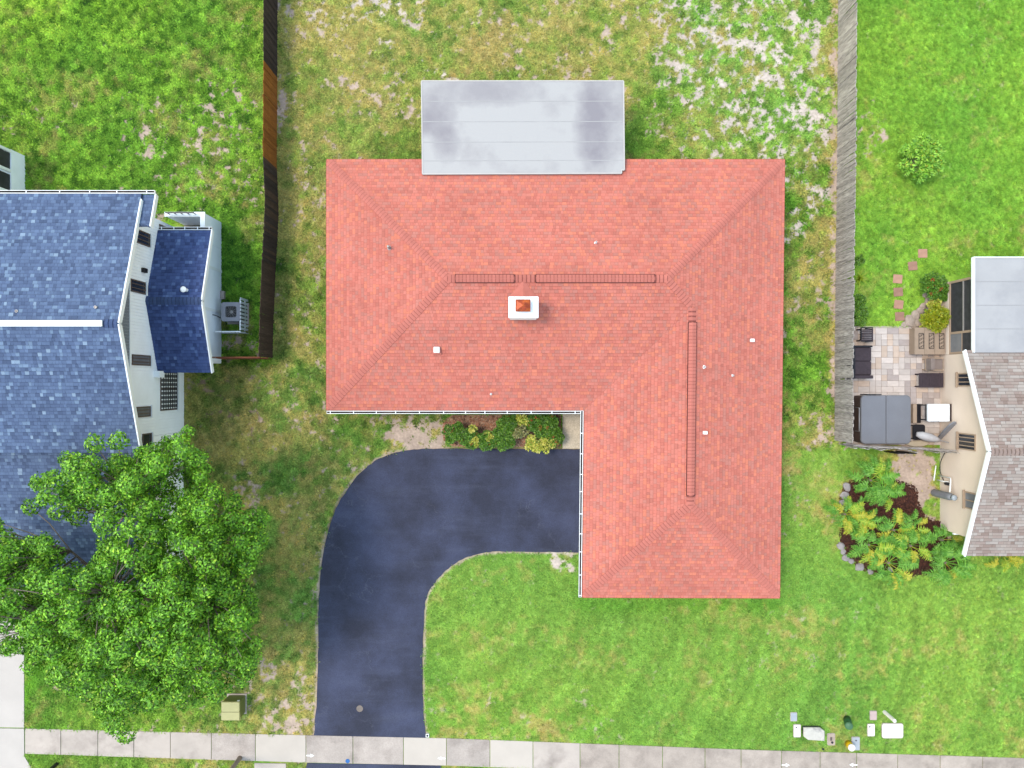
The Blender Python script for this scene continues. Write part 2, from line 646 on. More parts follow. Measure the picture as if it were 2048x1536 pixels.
def ground_fields(X, Y):
    """grass colour, dryness and bare-soil cover as functions of the place on the lawn"""
    s = H / F
    u0 = X / s + 1024
    v0 = 768 - Y / s
    wu = (fbm(X, Y, 2.2, 3, 41) - 0.5) * 90
    wv = (fbm(X, Y, 2.2, 3, 47) - 0.5) * 90
    u, v = u0 + wu, v0 + wv
    D = np.full(X.shape, 0.25)
    B = np.full(X.shape, 0.03)
    G = np.ones(X.shape + (3,)) * lin((122, 182, 58))
    Sc = np.ones(X.shape + (3,)) * SOIL
    sh = np.zeros(X.shape)                    # 1 = clumpy weedy lawn

    def z(box, soft, d=None, b=None, g=None, sc=None, c=None, warp=True, wt=1.0):
        nonlocal D, B, G, Sc, sh
        uu, vv = (u, v) if warp else (u0, v0)
        m = softbox(uu, vv, *box, soft) * wt
        if d is not None: D = D * (1 - m) + d * m
        if b is not None: B = B * (1 - m) + b * m
        if g is not None: G = G * (1 - m[..., None]) + lin(g) * m[..., None]
        if sc is not None: Sc = Sc * (1 - m[..., None]) + sc * m[..., None]
        if c is not None: sh = sh * (1 - m) + c * m

    # neighbour's lawn, west
    z((-2000, -2000, 545, 745), 4, 0.10, 0.02, (126, 176, 58), PINK, 1.0, warp=False)
    z((-2000, -2000, 330, 90), 60, 0.04, 0.0, (134, 184, 58))
    z((230, 190, 560, 480), 70, 0.26, 0.38)
    z((-40, 215, 120, 300), 40, 0.2, 0.16)
    z((300, 370, 430, 430), 30, 0.2, 0.42)
    z((490, 190, 545, 400), 25, 0.2, 0.35)
    z((440, 440, 520, 600), 30, 0.05, 0.02, (94, 148, 46))
    z((440, 640, 540, 720), 20, 0.5, 0.35)
    # back yard, dry
    z((549, -2000, 1676, 330), 5, 0.60, 0.22, (142, 176, 80), PINK, 0.6, warp=False)
    z((600, -60, 820, 75), 50, 0.60, 0.35, sc=SAND)
    z((800, 40, 900, 160), 40, 0.75, 0.22, sc=SAND)
    z((1320, -60, 1690, 360), 70, 0.34, 0.42, (140, 188, 84), SAND)
    z((1480, 60, 1640, 250), 50, 0.25, 0.46, sc=SAND)
    z((1250, -60, 1420, 60), 50, 0.45, 0.36, sc=SAND)
    z((560, 160, 640, 320), 40, 0.45, 0.15)
    z((690, 240, 850, 330), 40, 0.45, 0.08)
    z((555, 215, 600, 260), 12, 0.5, 0.75, sc=PINK)
    z((1250, 170, 1330, 330), 30, 0.35, 0.12, (120, 170, 66))  # darker green here paints the porch roof's shade on the grass
    # strips beside the house
    z((545, 320, 665, 840), 10, 0.50, 0.24, (124, 162, 68), PINK, 0.9, warp=False)
    z((545, 300, 585, 720), 10, 0.55, 0.10, (104, 140, 60), warp=False)  # darker green strip paints the plank fence's shadow on the grass
    z((1555, 320, 1676, 905), 8, 0.38, 0.14, (106, 162, 54), PINK, 1.0, warp=False)
    z((1555, 320, 1680, 480), 30, 0.3, 0.46, sc=SAND)
    z((1600, 480, 1650, 700), 30, 0.6, 0.16)
    z((1660, -100, 1682, 900), 5, 0.6, 0.62, sc=PINK, warp=False)
    z((1610, 800, 1690, 950), 30, 0.45, 0.34, sc=PINK)
    # front, west of the drive
    z((360, 730, 652, 1480), 8, 0.52, 0.20, (122, 164, 74), PINK, 0.7, warp=False)
    z((380, 735, 500, 900), 40, 0.58, 0.14, (112, 138, 66), SOIL)  # dry brown ground; the darker green paints the white house's shadow
    z((500, 1000, 570, 1340), 30, 0.35, 0.04, (122, 168, 74))
    z((505, 1330, 605, 1450), 28, 0.6, 0.50, sc=PINK)
    z((560, 900, 640, 1300), 30, 0.45, 0.08, (132, 174, 80))
    z((40, 1360, 430, 1470), 20, 0.30, 0.07, (124, 174, 64), PINK, 0.7)
    z((652, 815, 900, 915), 12, 0.6, 0.40, (124, 160, 70), PINK, 0.7)
    z((628, 850, 770, 1010), 14, 0.45, 0.10, (116, 160, 66), PINK, 0.6)
    z((740, 830, 895, 905), 22, 0.6, 0.86, sc=PINK)
    z((655, 830, 720, 900), 18, 0.45, 0.15)
    # front lawn, lush
    z((845, 1100, 3000, 1520), 8, 0.07, 0.004, (138, 185, 82), PINK, 0.0, warp=False)
    z((1560, 900, 3000, 1520), 10, 0.07, 0.004, (138, 185, 82), PINK, 0.0, warp=False)
    z((1575, 905, 1720, 1080), 40, 0.40, 0.10)
    z((860, 1380, 1230, 1500), 50, 0.28, 0.04, (136, 186, 78))
    z((900, 1110, 1160, 1160), 24, 0.3, 0.05)
    z((1150, 1196, 1560, 1225), 14, 0.1, 0.0, (120, 176, 68), warp=False)  # darker strip paints the shade along the wing's south eave
    z((1500, 1190, 1700, 1330), 50, 0.26, 0.03)
    z((1110, 1095, 1170, 1150), 10, 0.5, 0.6, sc=SAND)
    # neighbour's lawn, east
    z((1700, -2000, 3000, 655), 4, 0.05, 0.0, (140, 192, 72), PINK, 0.15, warp=False)
    z((1715, 235, 1770, 275), 14, 0.5, 0.6, sc=PINK)
    z((1715, 180, 1745, 330), 10, 0.3, 0.2, sc=PINK)
    z((1715, 460, 1800, 650), 30, 0.2, 0.03, (128, 184, 68))
    z((1805, 905, 1890, 1050), 12, 0.7, 0.92, sc=PINK)
    z((1715, 896, 1815, 945), 14, 0.3, 0.10, (116, 166, 68))
    # verge below the footpath
    z((40, 1505, 620, 1560), 6, 0.28, 0.08, (124, 172, 68), PINK, 0.5, warp=False)
    z((885, 1528, 2600, 1600), 5, 0.3, 0.12, (130, 176, 72), PINK, 0.4, warp=False)

    # mowing swathes on the front lawn: blade sheen painted as light and dark rings
    rr = np.hypot(u0 - 880, v0 - 1150)
    mow = (np.sin(rr / 13.0) + 0.6 * np.sin(rr / 5.3 + 1.0) + 0.9 * (fbm(rr * 0.12, np.arctan2(v0 - 1150, u0 - 880) * 2, 1.0, 3, 71) - 0.5) * 2) * softbox(u0, v0, 860, 1200, 2200, 1510, 30) * 0.07
    nb = 0.24 * fbm(X, Y, 1.0, 3, 3) + 0.34 * fbm(X, Y, 0.34, 3, 9) + 0.42 * fbm(X, Y, 0.16, 2, 13)
    nb = np.clip(0.5 + (nb - 0.5) * 1.7, 0, 1)
    bare = sstep(-0.08, 0.12, nb - (1 - B))
    nd = 0.5 * fbm(X, Y, 1.9, 4, 15) + 0.5 * fbm(X, Y, 0.3, 3, 21)
    nd = np.clip(0.5 + (nd - 0.5) * 1.3, 0, 1)
    dry = sstep(-0.42, 0.42, nd - (1 - D))
    cl = fbm(X, Y, 0.55, 4, 27)
    big = fbm(X, Y, 4.0, 3, 31)
    g = G * K * WB
    g = g * (1 + (cl - 0.5)[..., None] * np.array([0.55, 0.42, 0.7]) * (0.2 + 0.8 * sh)[..., None])
    g = g * (1 + (big - 0.5)[..., None] * np.array([0.36, 0.16, 0.16]))
    g = g * (1 + mow)[..., None]
    fc = fbm(X, Y, 0.17, 2, 61) - 0.5
    g = g * (1 + fc[..., None] * np.array([1.5, 1.2, 1.5]) * (0.17 + 0.83 * sh)[..., None])
    dcol = DRY + (DRY2 - DRY) * fbm(X, Y, 0.8, 3, 35)[..., None]
    grass = g * (1 - dry[..., None]) + dcol * dry[..., None]
    soil = Sc * (0.86 + 0.28 * fbm(X, Y, 0.5, 4, 39)[..., None])
    # worn edge along the drive
    dd = poly_dist(X, Y, drive_w, False)
    edge = 1 - sstep(0.05, 0.16, dd + (cl - 0.5) * 0.10)
    bare = np.maximum(bare, edge * 0.85)
    return grass, soil, bare, dry, sh


def build_ground():
    fx = np.arange(-25.0, 25.001, 0.07)
    fy = np.arange(-19.5, 19.501, 0.07)
    xs = np.concatenate([[-600, -300, -120, -60, -35], fx, [35, 60, 120, 300, 600]])
    ys = np.concatenate([[-600, -300, -120, -60, -30], fy, [30, 60, 120, 300, 600]])
    X, Y = np.meshgrid(xs, ys, indexing='ij')
    grass, soil, bare, dry, sh = ground_fields(X, Y)
    col = grass * 1.3 * (1 - bare[..., None]) + soil * bare[..., None]
    outside = (np.abs(X) > 25.01) | (np.abs(Y) > 19.51)
    col[outside] = lin((112, 160, 62)) * K * WB
    Z = -0.016 + 0.012 * (fbm(X, Y, 0.9, 4, 51) - 0.5) - 0.006 * bare
    nx, ny = len(xs), len(ys)
    verts = np.stack([X, Y, Z], -1).reshape(-1, 3)
    idx = np.arange(nx * ny).reshape(nx, ny)
    faces = np.stack([idx[:-1, :-1], idx[1:, :-1], idx[1:, 1:], idx[:-1, 1:]], -1).reshape(-1, 4)
    m = M_attr('lawn_soil', rough=0.95, fine=0.22, fscale=9, spec=0.1, bump=0.4)
    o = np_mesh('ground', verts, faces, 4, m, None, col.reshape(-1, 3), True)
    tag(o, kind='structure')


build_ground()

# ---------------------------------------------------------------- grass
def tuft_mesh(name, n, rad, hgt, wid, seed):
    r = random.Random(seed)
    b = MB()
    for i in range(n):
        a = r.uniform(0, 6.283)
        d = rad * math.sqrt(r.random())
        bx, by = d * math.cos(a), d * math.sin(a)
        a2 = a + r.uniform(-0.9, 0.9)
        lean = r.uniform(0.8, 2.0) * hgt
        h = hgt * r.uniform(0.35, 0.9)
        w_ = wid * r.uniform(0.7, 1.3)
        px_, py_ = -math.sin(a2) * w_, math.cos(a2) * w_
        mx, my = bx + math.cos(a2) * lean * 0.4, by + math.sin(a2) * lean * 0.4
        tx, ty = bx + math.cos(a2) * lean, by + math.sin(a2) * lean
        b.add([(bx - px_ * .6, by - py_ * .6, -0.008), (bx + px_ * .6, by + py_ * .6, -0.008), (mx + px_, my + py_, h * 0.75), (mx - px_, my - py_, h * 0.75), (tx, ty, h)], [(0, 1, 2, 3), (3, 2, 4)])
    return b


def grass_object(name, label, tuft, pts, cols, scl, mat):
    to = bpy.data.objects.new(name + '_blades', tuft)
    tuft.materials.append(mat)
    n = len(pts)
    me = bpy.data.meshes.new(name)
    me.vertices.add(n)
    me.vertices.foreach_set('co', pts.astype(np.float32).ravel())
    a = me.attributes.new('tcol', 'FLOAT_COLOR', 'POINT')
    c4 = np.ones((n, 4), np.float32)
    c4[:, :3] = cols
    a.data.foreach_set('color', c4.ravel())
    a = me.attributes.new('scl', 'FLOAT', 'POINT')
    a.data.foreach_set('value', scl.astype(np.float32))
    a = me.attributes.new('rot', 'FLOAT_VECTOR', 'POINT')
    rv = np.zeros((n, 3), np.float32)
    rv[:, 2] = rng.random(n) * 6.283
    a.data.foreach_set('vector', rv.ravel())
    me.materials.append(mat)
    o = bpy.data.objects.new(name, me)
    C.objects.link(o)
    ng = bpy.data.node_groups.new(name + '_scatter', 'GeometryNodeTree')
    ng.interface.new_socket('Geometry', in_out='INPUT', socket_type='NodeSocketGeometry')
    ng.interface.new_socket('Geometry', in_out='OUTPUT', socket_type='NodeSocketGeometry')
    gi = ng.nodes.new('NodeGroupInput')
    go = ng.nodes.new('NodeGroupOutput')
    ip = ng.nodes.new('GeometryNodeInstanceOnPoints')
    oi = ng.nodes.new('GeometryNodeObjectInfo')
    oi.inputs['Object'].default_value = to
    na = ng.nodes.new('GeometryNodeInputNamedAttribute')
    na.data_type = 'FLOAT_VECTOR'
    na.inputs['Name'].default_value = 'rot'
    ns = ng.nodes.new('GeometryNodeInputNamedAttribute')
    ns.data_type = 'FLOAT'
    ns.inputs['Name'].default_value = 'scl'
    ng.links.new(gi.outputs[0], ip.inputs['Points'])
    ng.links.new(oi.outputs['Geometry'], ip.inputs['Instance'])
    ng.links.new(na.outputs['Attribute'], ip.inputs['Rotation'])
    ng.links.new(ns.outputs['Attribute'], ip.inputs['Scale'])
    ng.links.new(ip.outputs[0], go.inputs[0])
    md = o.modifiers.new('scatter', 'NODES')
    md.node_group = ng
    return tag(o, label, 'grass', None, 'stuff')


def build_grass():
    N = 530000
    X = rng.uniform(-25.0, 25.0, N)
    Y = rng.uniform(-19.9, 19.4, N)
    keep = np.ones(N, bool)
    for poly in (px_poly(drive_px), px_poly(sidewalk_px), px_poly(patio_px), px_poly(walk_px), px_poly(left_drive_px), px_poly([(1790 + (a - 1790) * .93, 1055 + (b - 1055) * .93) for a, b in mulch_px]), px_poly([(1004 + (a - 1004) * .97, 862 + (b - 862) * .9) for a, b in bed_px]), px_poly(rock_px), house_foot, left_foot, right_foot, px_poly([(610, 1520), (884, 1520), (884, 1600), (610, 1600)]), px_poly([(506, 1520), (574, 1520), (574, 1600), (506, 1600)])):
        keep &= ~in_poly(X, Y, poly)
    X, Y = X[keep], Y[keep]
    grass, soil, bare, dry, sh = ground_fields(X, Y)
    p = np.clip(1 - 1.1 * bare, 0, 1) * (1 - 0.3 * dry) + 0.04
    k = rng.random(len(X)) < p
    X, Y, grass, dry, sh = X[k], Y[k], grass[k], dry[k], sh[k]
    n = len(X)
    col = grass * 2.0
    col = col * (1 + rng.normal(0, 0.2, n)[:, None])
    yel = (rng.random(n) < 0.12)[:, None]
    col = np.where(yel, col * np.array([1.25, 1.06, 0.9]), col)
    dk = (rng.random(n) < 0.18 + 0.12 * sh)[:, None]
    col = np.where(dk, col * np.array([0.5, 0.6, 0.55]), col)
    col = np.clip(col, 0.01, 0.8)
    scl = rng.uniform(0.7, 1.25, n) * (0.8 + 0.45 * sh) * (1 - 0.2 * dry)
    pts = np.stack([X, Y, np.full(n, -0.012)], -1)
    mat = M_attr('grass_blade', 'tcol', rough=0.7, fine=0.0, instancer=True, trans=0.35, spec=0.2)
    t1 = tuft_mesh('grass_tuft', 11, 0.05, 0.05, 0.007, 1)
    west = (X < -10.75) & (Y > 0.6)
    east = X > 14.8
    mid = ~west & ~east
    for sel, nm, lb, sd_ in ((west, 'weedy_grass', 'thick weedy green grass behind the blue-roofed house, west of the plank fence', 1),
                             (mid, 'lawn_grass', 'patchy lawn grass around the red-roofed house and along the footpath', 2),
                             (east, 'mown_grass', 'bright green mown grass round the tan house east of the grey fence', 3)):
        tm = tuft_mesh('grass_tuft', 11, 0.05, 0.05, 0.007, sd_).mesh('grass_tuft')
        grass_object(nm, lb, tm, pts[sel], col[sel], scl[sel], mat)


build_grass()


# ---------------------------------------------------------------- paving
def sheet(name, poly, z0, z1, mat, parent=None, kind=None):
    b = MB()
    b.prism(poly, z0, z1)
    L = wloc(parent)
    me = b.mesh(name, L)
    bm = bmesh.new()
    bm.from_mesh(me)
    bmesh.ops.recalc_face_normals(bm, faces=bm.faces)
    bmesh.ops.triangulate(bm, faces=[f for f in bm.faces if len(f.verts) > 4])
    bm.to_mesh(me)
    bm.free()
    me.materials.append(mat)
    o = bpy.data.objects.new(name, me)
    C.objects.link(o)
    o.parent = parent
    return tag(o, kind=kind)


def wobble(poly, amp, seed):
    r = random.Random(seed)
    return [(x + r.uniform(-amp, amp), y + r.uniform(-amp, amp)) for x, y in poly]


sheet('driveway', wobble(drive_w, 0.022, 3), -0.12, 0.012, m_asphalt, kind='structure')
sheet('driveway_apron', px_poly([(614, 1526), (882, 1531), (905, 1640), (590, 1640)]), -0.12, 0.01, m_asphalt, kind='structure')
sheet('street', [(-200, -40), (200, -40), (200, -21.2), (-200, -20.2)], -0.12, -0.004, m_asphalt, kind='structure')

sw = root('sidewalk', P(1024, 1510), kind='structure')
joints = [-250, -170, -90, -10, 50, 122, 196, 268, 341, 423, 511, 612, 706, 807, 893, 980, 1066, 1160, 1238, 1325, 1410, 1482, 1563, 1640, 1713, 1795, 1880, 1965, 2050, 2130, 2210]
m_slab_white = M('fresh_concrete', S(234, 229, 223), 0.05, 1.2, 0.9, 0.2, 0.004, fine=0.04)
m_slab_dingy = M('weathered_concrete', S(213, 206, 202), 0.15, 1.1, 0.9, 0.3, 0.004, rnd=0.05, fine=0.12, fscale=18, col2=S(180, 172, 168), c2thr=(0.5, 0.7))
m_slab_mid = M('grey_beige_concrete', S(208, 199, 192), 0.14, 1.6, 0.9, 0.3, 0.004, rnd=0.05, fine=0.10, fscale=20, col2=S(178, 169, 163), c2thr=(0.48, 0.7))
for i in range(len(joints) - 1):
    a, b_ = joints[i] + 0.55, joints[i + 1] - 0.55
    if joints[i + 1] <= 50:
        continue
    q = [(a, sw_bot(a)), (b_, sw_bot(b_)), (b_, sw_top(b_)), (a, sw_top(a))]
    ctr = [tuple(P(u, v))[:2] for u, v in q]
    mb = MB()
    z1 = 0.022 + random.uniform(-0.004, 0.004)
    mb.prism(ctr, -0.10, z1, 0.008)
    mm = m_slab_mid if joints[i] >= 1160 else m_slab_white if joints[i] in (511, 807, 980) else (m_slab_dingy if joints[i] in (423, 612, 706, 893, 1563, 1640, 1713, 1795) else m_concrete)
    mb.build('slab', mm, sw)
mb = MB()
mb.prism(px_poly([(509, 1544), (572, 1546), (572, 1527), (509, 1526)]), -0.10, 0.02, 0.006)
mb.build('slab', m_concrete, sw)
m_mark = M('white_marking_paint', (0.8, 0.8, 0.8), 0.05, 10, 0.7, fine=0.15, fscale=40)
m_bluemark = M('blue_marking_paint', S(60, 130, 215), 0.1, 10, 0.7, fine=0.15, fscale=40)


def arrow(u, v, d, name='painted_arrow'):
    c = P(u, v)
    s_ = 0.165
    sh_ = [(-1, -.16), (0.1, -.16), (0.0, -.5), (1.0, 0), (0.0, .5), (0.1, .16), (-1, .16)]
    pts = [(c.x + d * x * s_ * 1.1, c.y + y * s_ - 0.03 * x * d * s_) for x, y in sh_]
    if d < 0:
        pts = pts[::-1]
    MB().prism(pts, 0.0245, 0.031).build(name, m_mark, sw)


arrow(621, 1510.5, 1)
arrow(883, 1516, -1)
arrow(1571, 1529.5, 1)
arrow(1706, 1529, -1)
c = P(695.5, 1521.5)
MB().lathe((c.x, c.y, 0.0245), [(0.10, 0), (0.10, 0.006)], 14).build('painted_dot', m_bluemark, sw)

ld = root('neighbour_driveway', P(10, 1400), kind='structure')
for q in ([(-420, 1180), (48.5, 1180), (48.5, 1306), (-420, 1300)], [(-420, 1301), (48.5, 1307), (48.5, 1455), (-420, 1449)], [(-420, 1451), (48.5, 1457), (49, 1512), (68, 1545), (82, 1600), (-420, 1600)]):
    pts = px_poly(q)[::-1]
    MB().prism(pts, -0.10, 0.02, 0.006).build('slab', m_concrete_clean, ld)

MB().prism(px_poly([(1125, 897.3), (1190, 897.3), (1190, 812), (1125, 812)]), -0.1, 0.03, 0.006).build('entry_path', m_aggregate, kind='structure')

# mulch beds
m_mulch_red = M('red_mulch', S(196, 160, 136), 0.3, 5, 0.95, 0.8, 0.02, fine=0.45, fscale=14)
m_mulch_brown = M('brown_mulch', S(88, 56, 46), 0.3, 5, 0.95, 0.8, 0.02, fine=0.5, fscale=12)


def chips(name, px, z, n, size, cols, parent_label, mat, cat='mulch'):
    poly = px_poly(px)
    xs = [p[0] for p in poly]
    ys = [p[1] for p in poly]
    X = rng.uniform(min(xs), max(xs), n * 3)
    Y = rng.uniform(min(ys), max(ys), n * 3)
    k = in_poly(X, Y, poly)
    X, Y = X[k][:n], Y[k][:n]
    n = len(X)
    a = rng.random(n) * 6.283
    l = size * rng.uniform(0.6, 1.4, n)
    w_ = l * rng.uniform(0.3, 0.5, n)
    tilt = rng.uniform(-0.35, 0.35, n)
    ca, sa = np.cos(a), np.sin(a)
    base = np.stack([X, Y, z + rng.uniform(0.008, 0.03, n)], -1)
    ax = np.stack([ca, sa, tilt], -1) * l[:, None]
    ay = np.stack([-sa, ca, rng.uniform(-0.3, 0.3, n)], -1) * w_[:, None]
    v = np.stack([base - ax - ay, base + ax - ay, base + ax + ay, base - ax + ay], 1).reshape(-1, 3)
    f = np.arange(4 * n).reshape(n, 4)
    cc = np.array(cols)[rng.integers(0, len(cols), n)] * rng.uniform(0.7, 1.3, (n, 1))
    o = np_mesh(name, v, f, 4, m_chip, None, np.repeat(cc, 4, axis=0))
    return tag(o, parent_label, cat, None, 'stuff')


m_chip = M_attr('bark_chip', rough=0.9, fine=0.1)
sheet('planting_bed', px_poly(bed_px), -0.1, 0.012, m_mulch_red, kind='structure')
sheet('planting_bed', wobble(px_poly(mulch_px), .06, 9), -0.1, 0.02, m_mulch_brown, kind='structure')
chips('red_bark_chips', bed_px, 0.012, 2600, 0.035, [S(206, 146, 114), S(176, 126, 102), S(216, 176, 148), S(140, 102, 86)], 'red bark chips under the flowering shrubs by the front gutter', m_chip)
chips('brown_bark_chips', [(1790 + (a - 1790) * 1.05, 1055 + (b - 1055) * 1.05) for a, b in mulch_px], 0.02, 6000, 0.04, [S(92, 58, 48), S(66, 42, 36), S(112, 74, 60), S(80, 52, 50)], 'dark brown bark chips under the split-leaf plants by the tan house', m_chip)

# ================================================================ ROOFS
def span(poly, t_):
    xs = []
    n = len(poly)
    for i in range(n):
        (x0, a), (x1, b_) = poly[i], poly[(i + 1) % n]
        if (a <= t_ < b_) or (b_ <= t_ < a):
            xs.append(x0 + (x1 - x0) * (t_ - a) / (b_ - a))
    return (min(xs), max(xs)) if len(xs) >= 2 else None


def shingle_plane(mb, pts, pal, wts, expo=0.138, wmin=0.11, wmax=0.36, thick=0.017, seed=0, band=0.80):
    """courses of laminated shingle tabs over one roof plane (pts: world, first edge = eave)"""
    r = random.Random(seed)
    pts = [Vector(p) for p in pts]
    O = pts[0]
    e = (pts[1] - pts[0]).normalized()
    nrm = None
    for k in range(2, len(pts)):
        nrm = e.cross(pts[k] - O)
        if nrm.length > 1e-4:
            break
    nrm.normalize()
    if nrm.z < 0:
        nrm = -nrm
    s_ = nrm.cross(e).normalized()
    if s_.z < 0:
        s_ = -s_
    poly = [((p - O).dot(e), (p - O).dot(s_)) for p in pts]
    tmax = max(q[1] for q in poly)
    nrows = int(math.ceil(tmax / expo))
    tot = sum(wts)

    def pick():
        x = r.random() * tot
        for c_, w_ in zip(pal, wts):
            x -= w_
            if x <= 0:
                return c_
        return pal[-1]

    def W(x, t_, h):
        p = O + e * x + s_ * t_ + nrm * h
        return (p.x, p.y, p.z)

    for k in range(nrows):
        t0, t1 = k * expo, min((k + 1) * expo, tmax)
        a = span(poly, t0 + 1e-4)
        b_ = span(poly, t1 - 1e-4)
        if a is None or b_ is None or t1 - t0 < 0.04:
            continue
        lo, hi = min(a[0], b_[0]), max(a[1], b_[1])
        x = lo - r.uniform(0, wmax)
        vs_, fs_ = [], []
        rowf = r.uniform(0.97, 1.03)
        while x < hi:
            w_ = r.uniform(wmin, wmax) if r.random() < 0.75 else r.uniform(wmin, wmin * 1.6)
            x2 = x + w_
            xb0, xb1 = max(x, a[0]), min(x2, a[1])
            xt0, xt1 = max(x, b_[0]), min(x2, b_[1])
            if xb1 - xb0 > 0.004 or xt1 - xt0 > 0.004:
                xb1, xt1 = max(xb1, xb0), max(xt1, xt0)
                xb0, xt0 = min(xb0, a[1]), min(xt0, b_[1])
                h = thick * r.choice((0.62, 1.0, 1.0))
                gap = 0.004
                c_ = pick()
                f = rowf * r.uniform(0.94, 1.06)
                c_ = (c_[0] * f, c_[1] * f, c_[2] * f)
                xl, xr = xb0 + gap, max(xb1 - gap, xb0 + gap)
                tm, k_ = t1 - 0.034, 1 - 0.034 / (t1 - t0)
                xml, xmr, hm = xl + (xt0 - xl) * k_, xr + (xt1 - xr) * k_, h + (0.002 - h) * k_
                mb.add([W(xl, t0, h), W(xr, t0, h), W(xmr, tm, hm), W(xml, tm, hm), W(xl, t0, -0.003), W(xr, t0, -0.003)], [(0, 1, 2, 3), (4, 5, 1, 0)], c_)
                # the dark granule band printed along the head of each tab
                bf = band * r.uniform(0.94, 1.1)
                mb.add([W(xml, tm, hm), W(xmr, tm, hm), W(xt1, t1, 0.002), W(xt0, t1, 0.002)], [(0, 1, 2, 3)], (c_[0] * bf, c_[1] * bf, c_[2] * bf))
            x = x2
    return mb


def cap_mesh(name, slope, half=0.15, length=0.2, mat=None, lift=0.022, band=None):
    """one folded ridge shingle: x along the ridge, lower end at x=0"""
    b = MB()
    d = slope * half
    prof = [(-half, -d), (-0.03, -0.008), (0.03, -0.008), (half, -d)]
    f = 0.122 / length
    vs_ = [(0, y, z + lift + 0.02) for y, z in prof] + [(0.122, y, z + lift + 0.02 - 0.028 * f) for y, z in prof] + [(length, y, z + lift - 0.008) for y, z in prof] + [(0, y, z + lift - 0.01) for y, z in prof]
    fs_ = [(0, 4, 5, 1), (1, 5, 6, 2), (2, 6, 7, 3), (4, 8, 9, 5), (5, 9, 10, 6), (6, 10, 11, 7), (12, 0, 1, 13), (13, 1, 2, 14), (14, 2, 3, 15), (12, 8, 4, 0), (3, 7, 11, 15)]
    b.add(vs_, fs_)
    me = b.mesh(name)
    me.materials.append(mat)
    me.materials.append(band or m_capband)
    for i in (3, 4, 5):
        me.polygons[i].material_index = 1
    return me


def caps(name, p0, p1, me, parent, step=0.145):
    p0, p1 = Vector(p0), Vector(p1)
    d = (p1 - p0)
    L = d.length
    d.normalize()
    side = Vector((0, 0, 1)).cross(d).normalized()
    n_ = d.cross(side).normalized()
    n = int(L / step)
    skip = 1 if name == 'hip_cap' else 0
    for i in range(skip, n):
        p = p0 + d * (i * L / n)
        rz = random.uniform(-0.02, 0.02)
        m_ = Matrix((d, side, n_)).transposed().to_4x4()
        m_.translation = p
        inst(name, me, parent, m_ @ Matrix.Rotation(rz, 4, 'Z'))


def deck(name, planes, outline, drop, mat, parent, inset=0.0):
    """solid roof body: sloping planes, fascia round the eaves, flat soffit"""
    b = MB()
    for pl in planes:
        pl = [Vector(p) for p in pl]
        b.add([(p.x, p.y, p.z - 0.006) for p in pl], [tuple(range(len(pl)))])
    n = len(outline)
    vs_ = [(p[0], p[1], p[2] - 0.006) for p in outline] + [(p[0], p[1], p[2] - drop) for p in outline]
    fs_ = [(i, n + i, n + (i + 1) % n, (i + 1) % n) for i in range(n)]
    fs_.append(tuple(range(n, 2 * n)))
    b.add(vs_, fs_)
    return b.build(name, mat, parent)


# ================================================================ RED-ROOFED HOUSE
ZE = 2.45
SL = 1.0 / 3.0
XW, XE, XI = -7.78, 11.33, 3.00
YN, YS, YI = 9.42, -8.98, -1.09
run_m = (YN - YI) / 2
run_w = (XE - XI) / 2
zr, zw = ZE + run_m * SL, ZE + run_w * SL
NW = (XW, YN, ZE); NE = (XE + 0.11, YN, ZE); SE = (XE - 0.10, YS, ZE); SWw = (XI - 0.04, YS + 0.03, ZE); IN = (XI + 0.04, YI, ZE); SWm = (XW, YI, ZE)


def eave_plane(p, q):
    """a*x + b*y + z = d for a roof plane rising inward (left of p->q) from an eave"""
    d = (Vector(q) - Vector(p)).normalized()
    n = Vector((-d.y, d.x))
    return (-SL * n.x, -SL * n.y, 1.0, ZE - SL * (n.x * p[0] + n.y * p[1]))


def meet(*pl):
    A = np.array([q[:3] for q in pl])
    return tuple(float(x) for x in np.linalg.solve(A, np.array([q[3] for q in pl])))


plN, plW, plS = eave_plane(NE, NW), eave_plane(NW, SWm), eave_plane(SWm, IN)
plE, plWW, plWS = eave_plane(SE, NE), eave_plane(IN, SWw), eave_plane(SWw, SE)
APL, APR = meet(plN, plW, plS), meet(plN, plE, plS)
JN, APW = meet(plS, plE, plWW), meet(plE, plWW, plWS)
zr, zw = APL[2], APW[2]
red_house = root('house', (2, 1, 0), 'L-shaped house with a red shingle hip roof and white chimney', 'house')
planes_red = [[NE, NW, APL, APR], [NW, SWm, APL], [SWm, IN, JN, APR, APL], [SE, NE, APR, JN, APW], [IN, SWw, APW, JN], [SWw, SE, APW]]
roof_red = deck('roof', planes_red, [NW, SWm, IN, SWw, SE, NE], 0.16, m_deck, red_house)
pal_red = [S(236, 150, 138), S(230, 140, 128), S(247, 154, 132), S(223, 150, 140), S(239, 147, 134), S(220, 138, 127)]
mb = MB()
for i, pl in enumerate(planes_red):
    shingle_plane(mb, pl, pal_red, [0.30, 0.22, 0.16, 0.16, 0.18, 0.06], seed=20 + i, band=0.84, wmin=0.09, wmax=0.24)
mb.build('shingles', m_shingle, roof_red, kind='stuff')
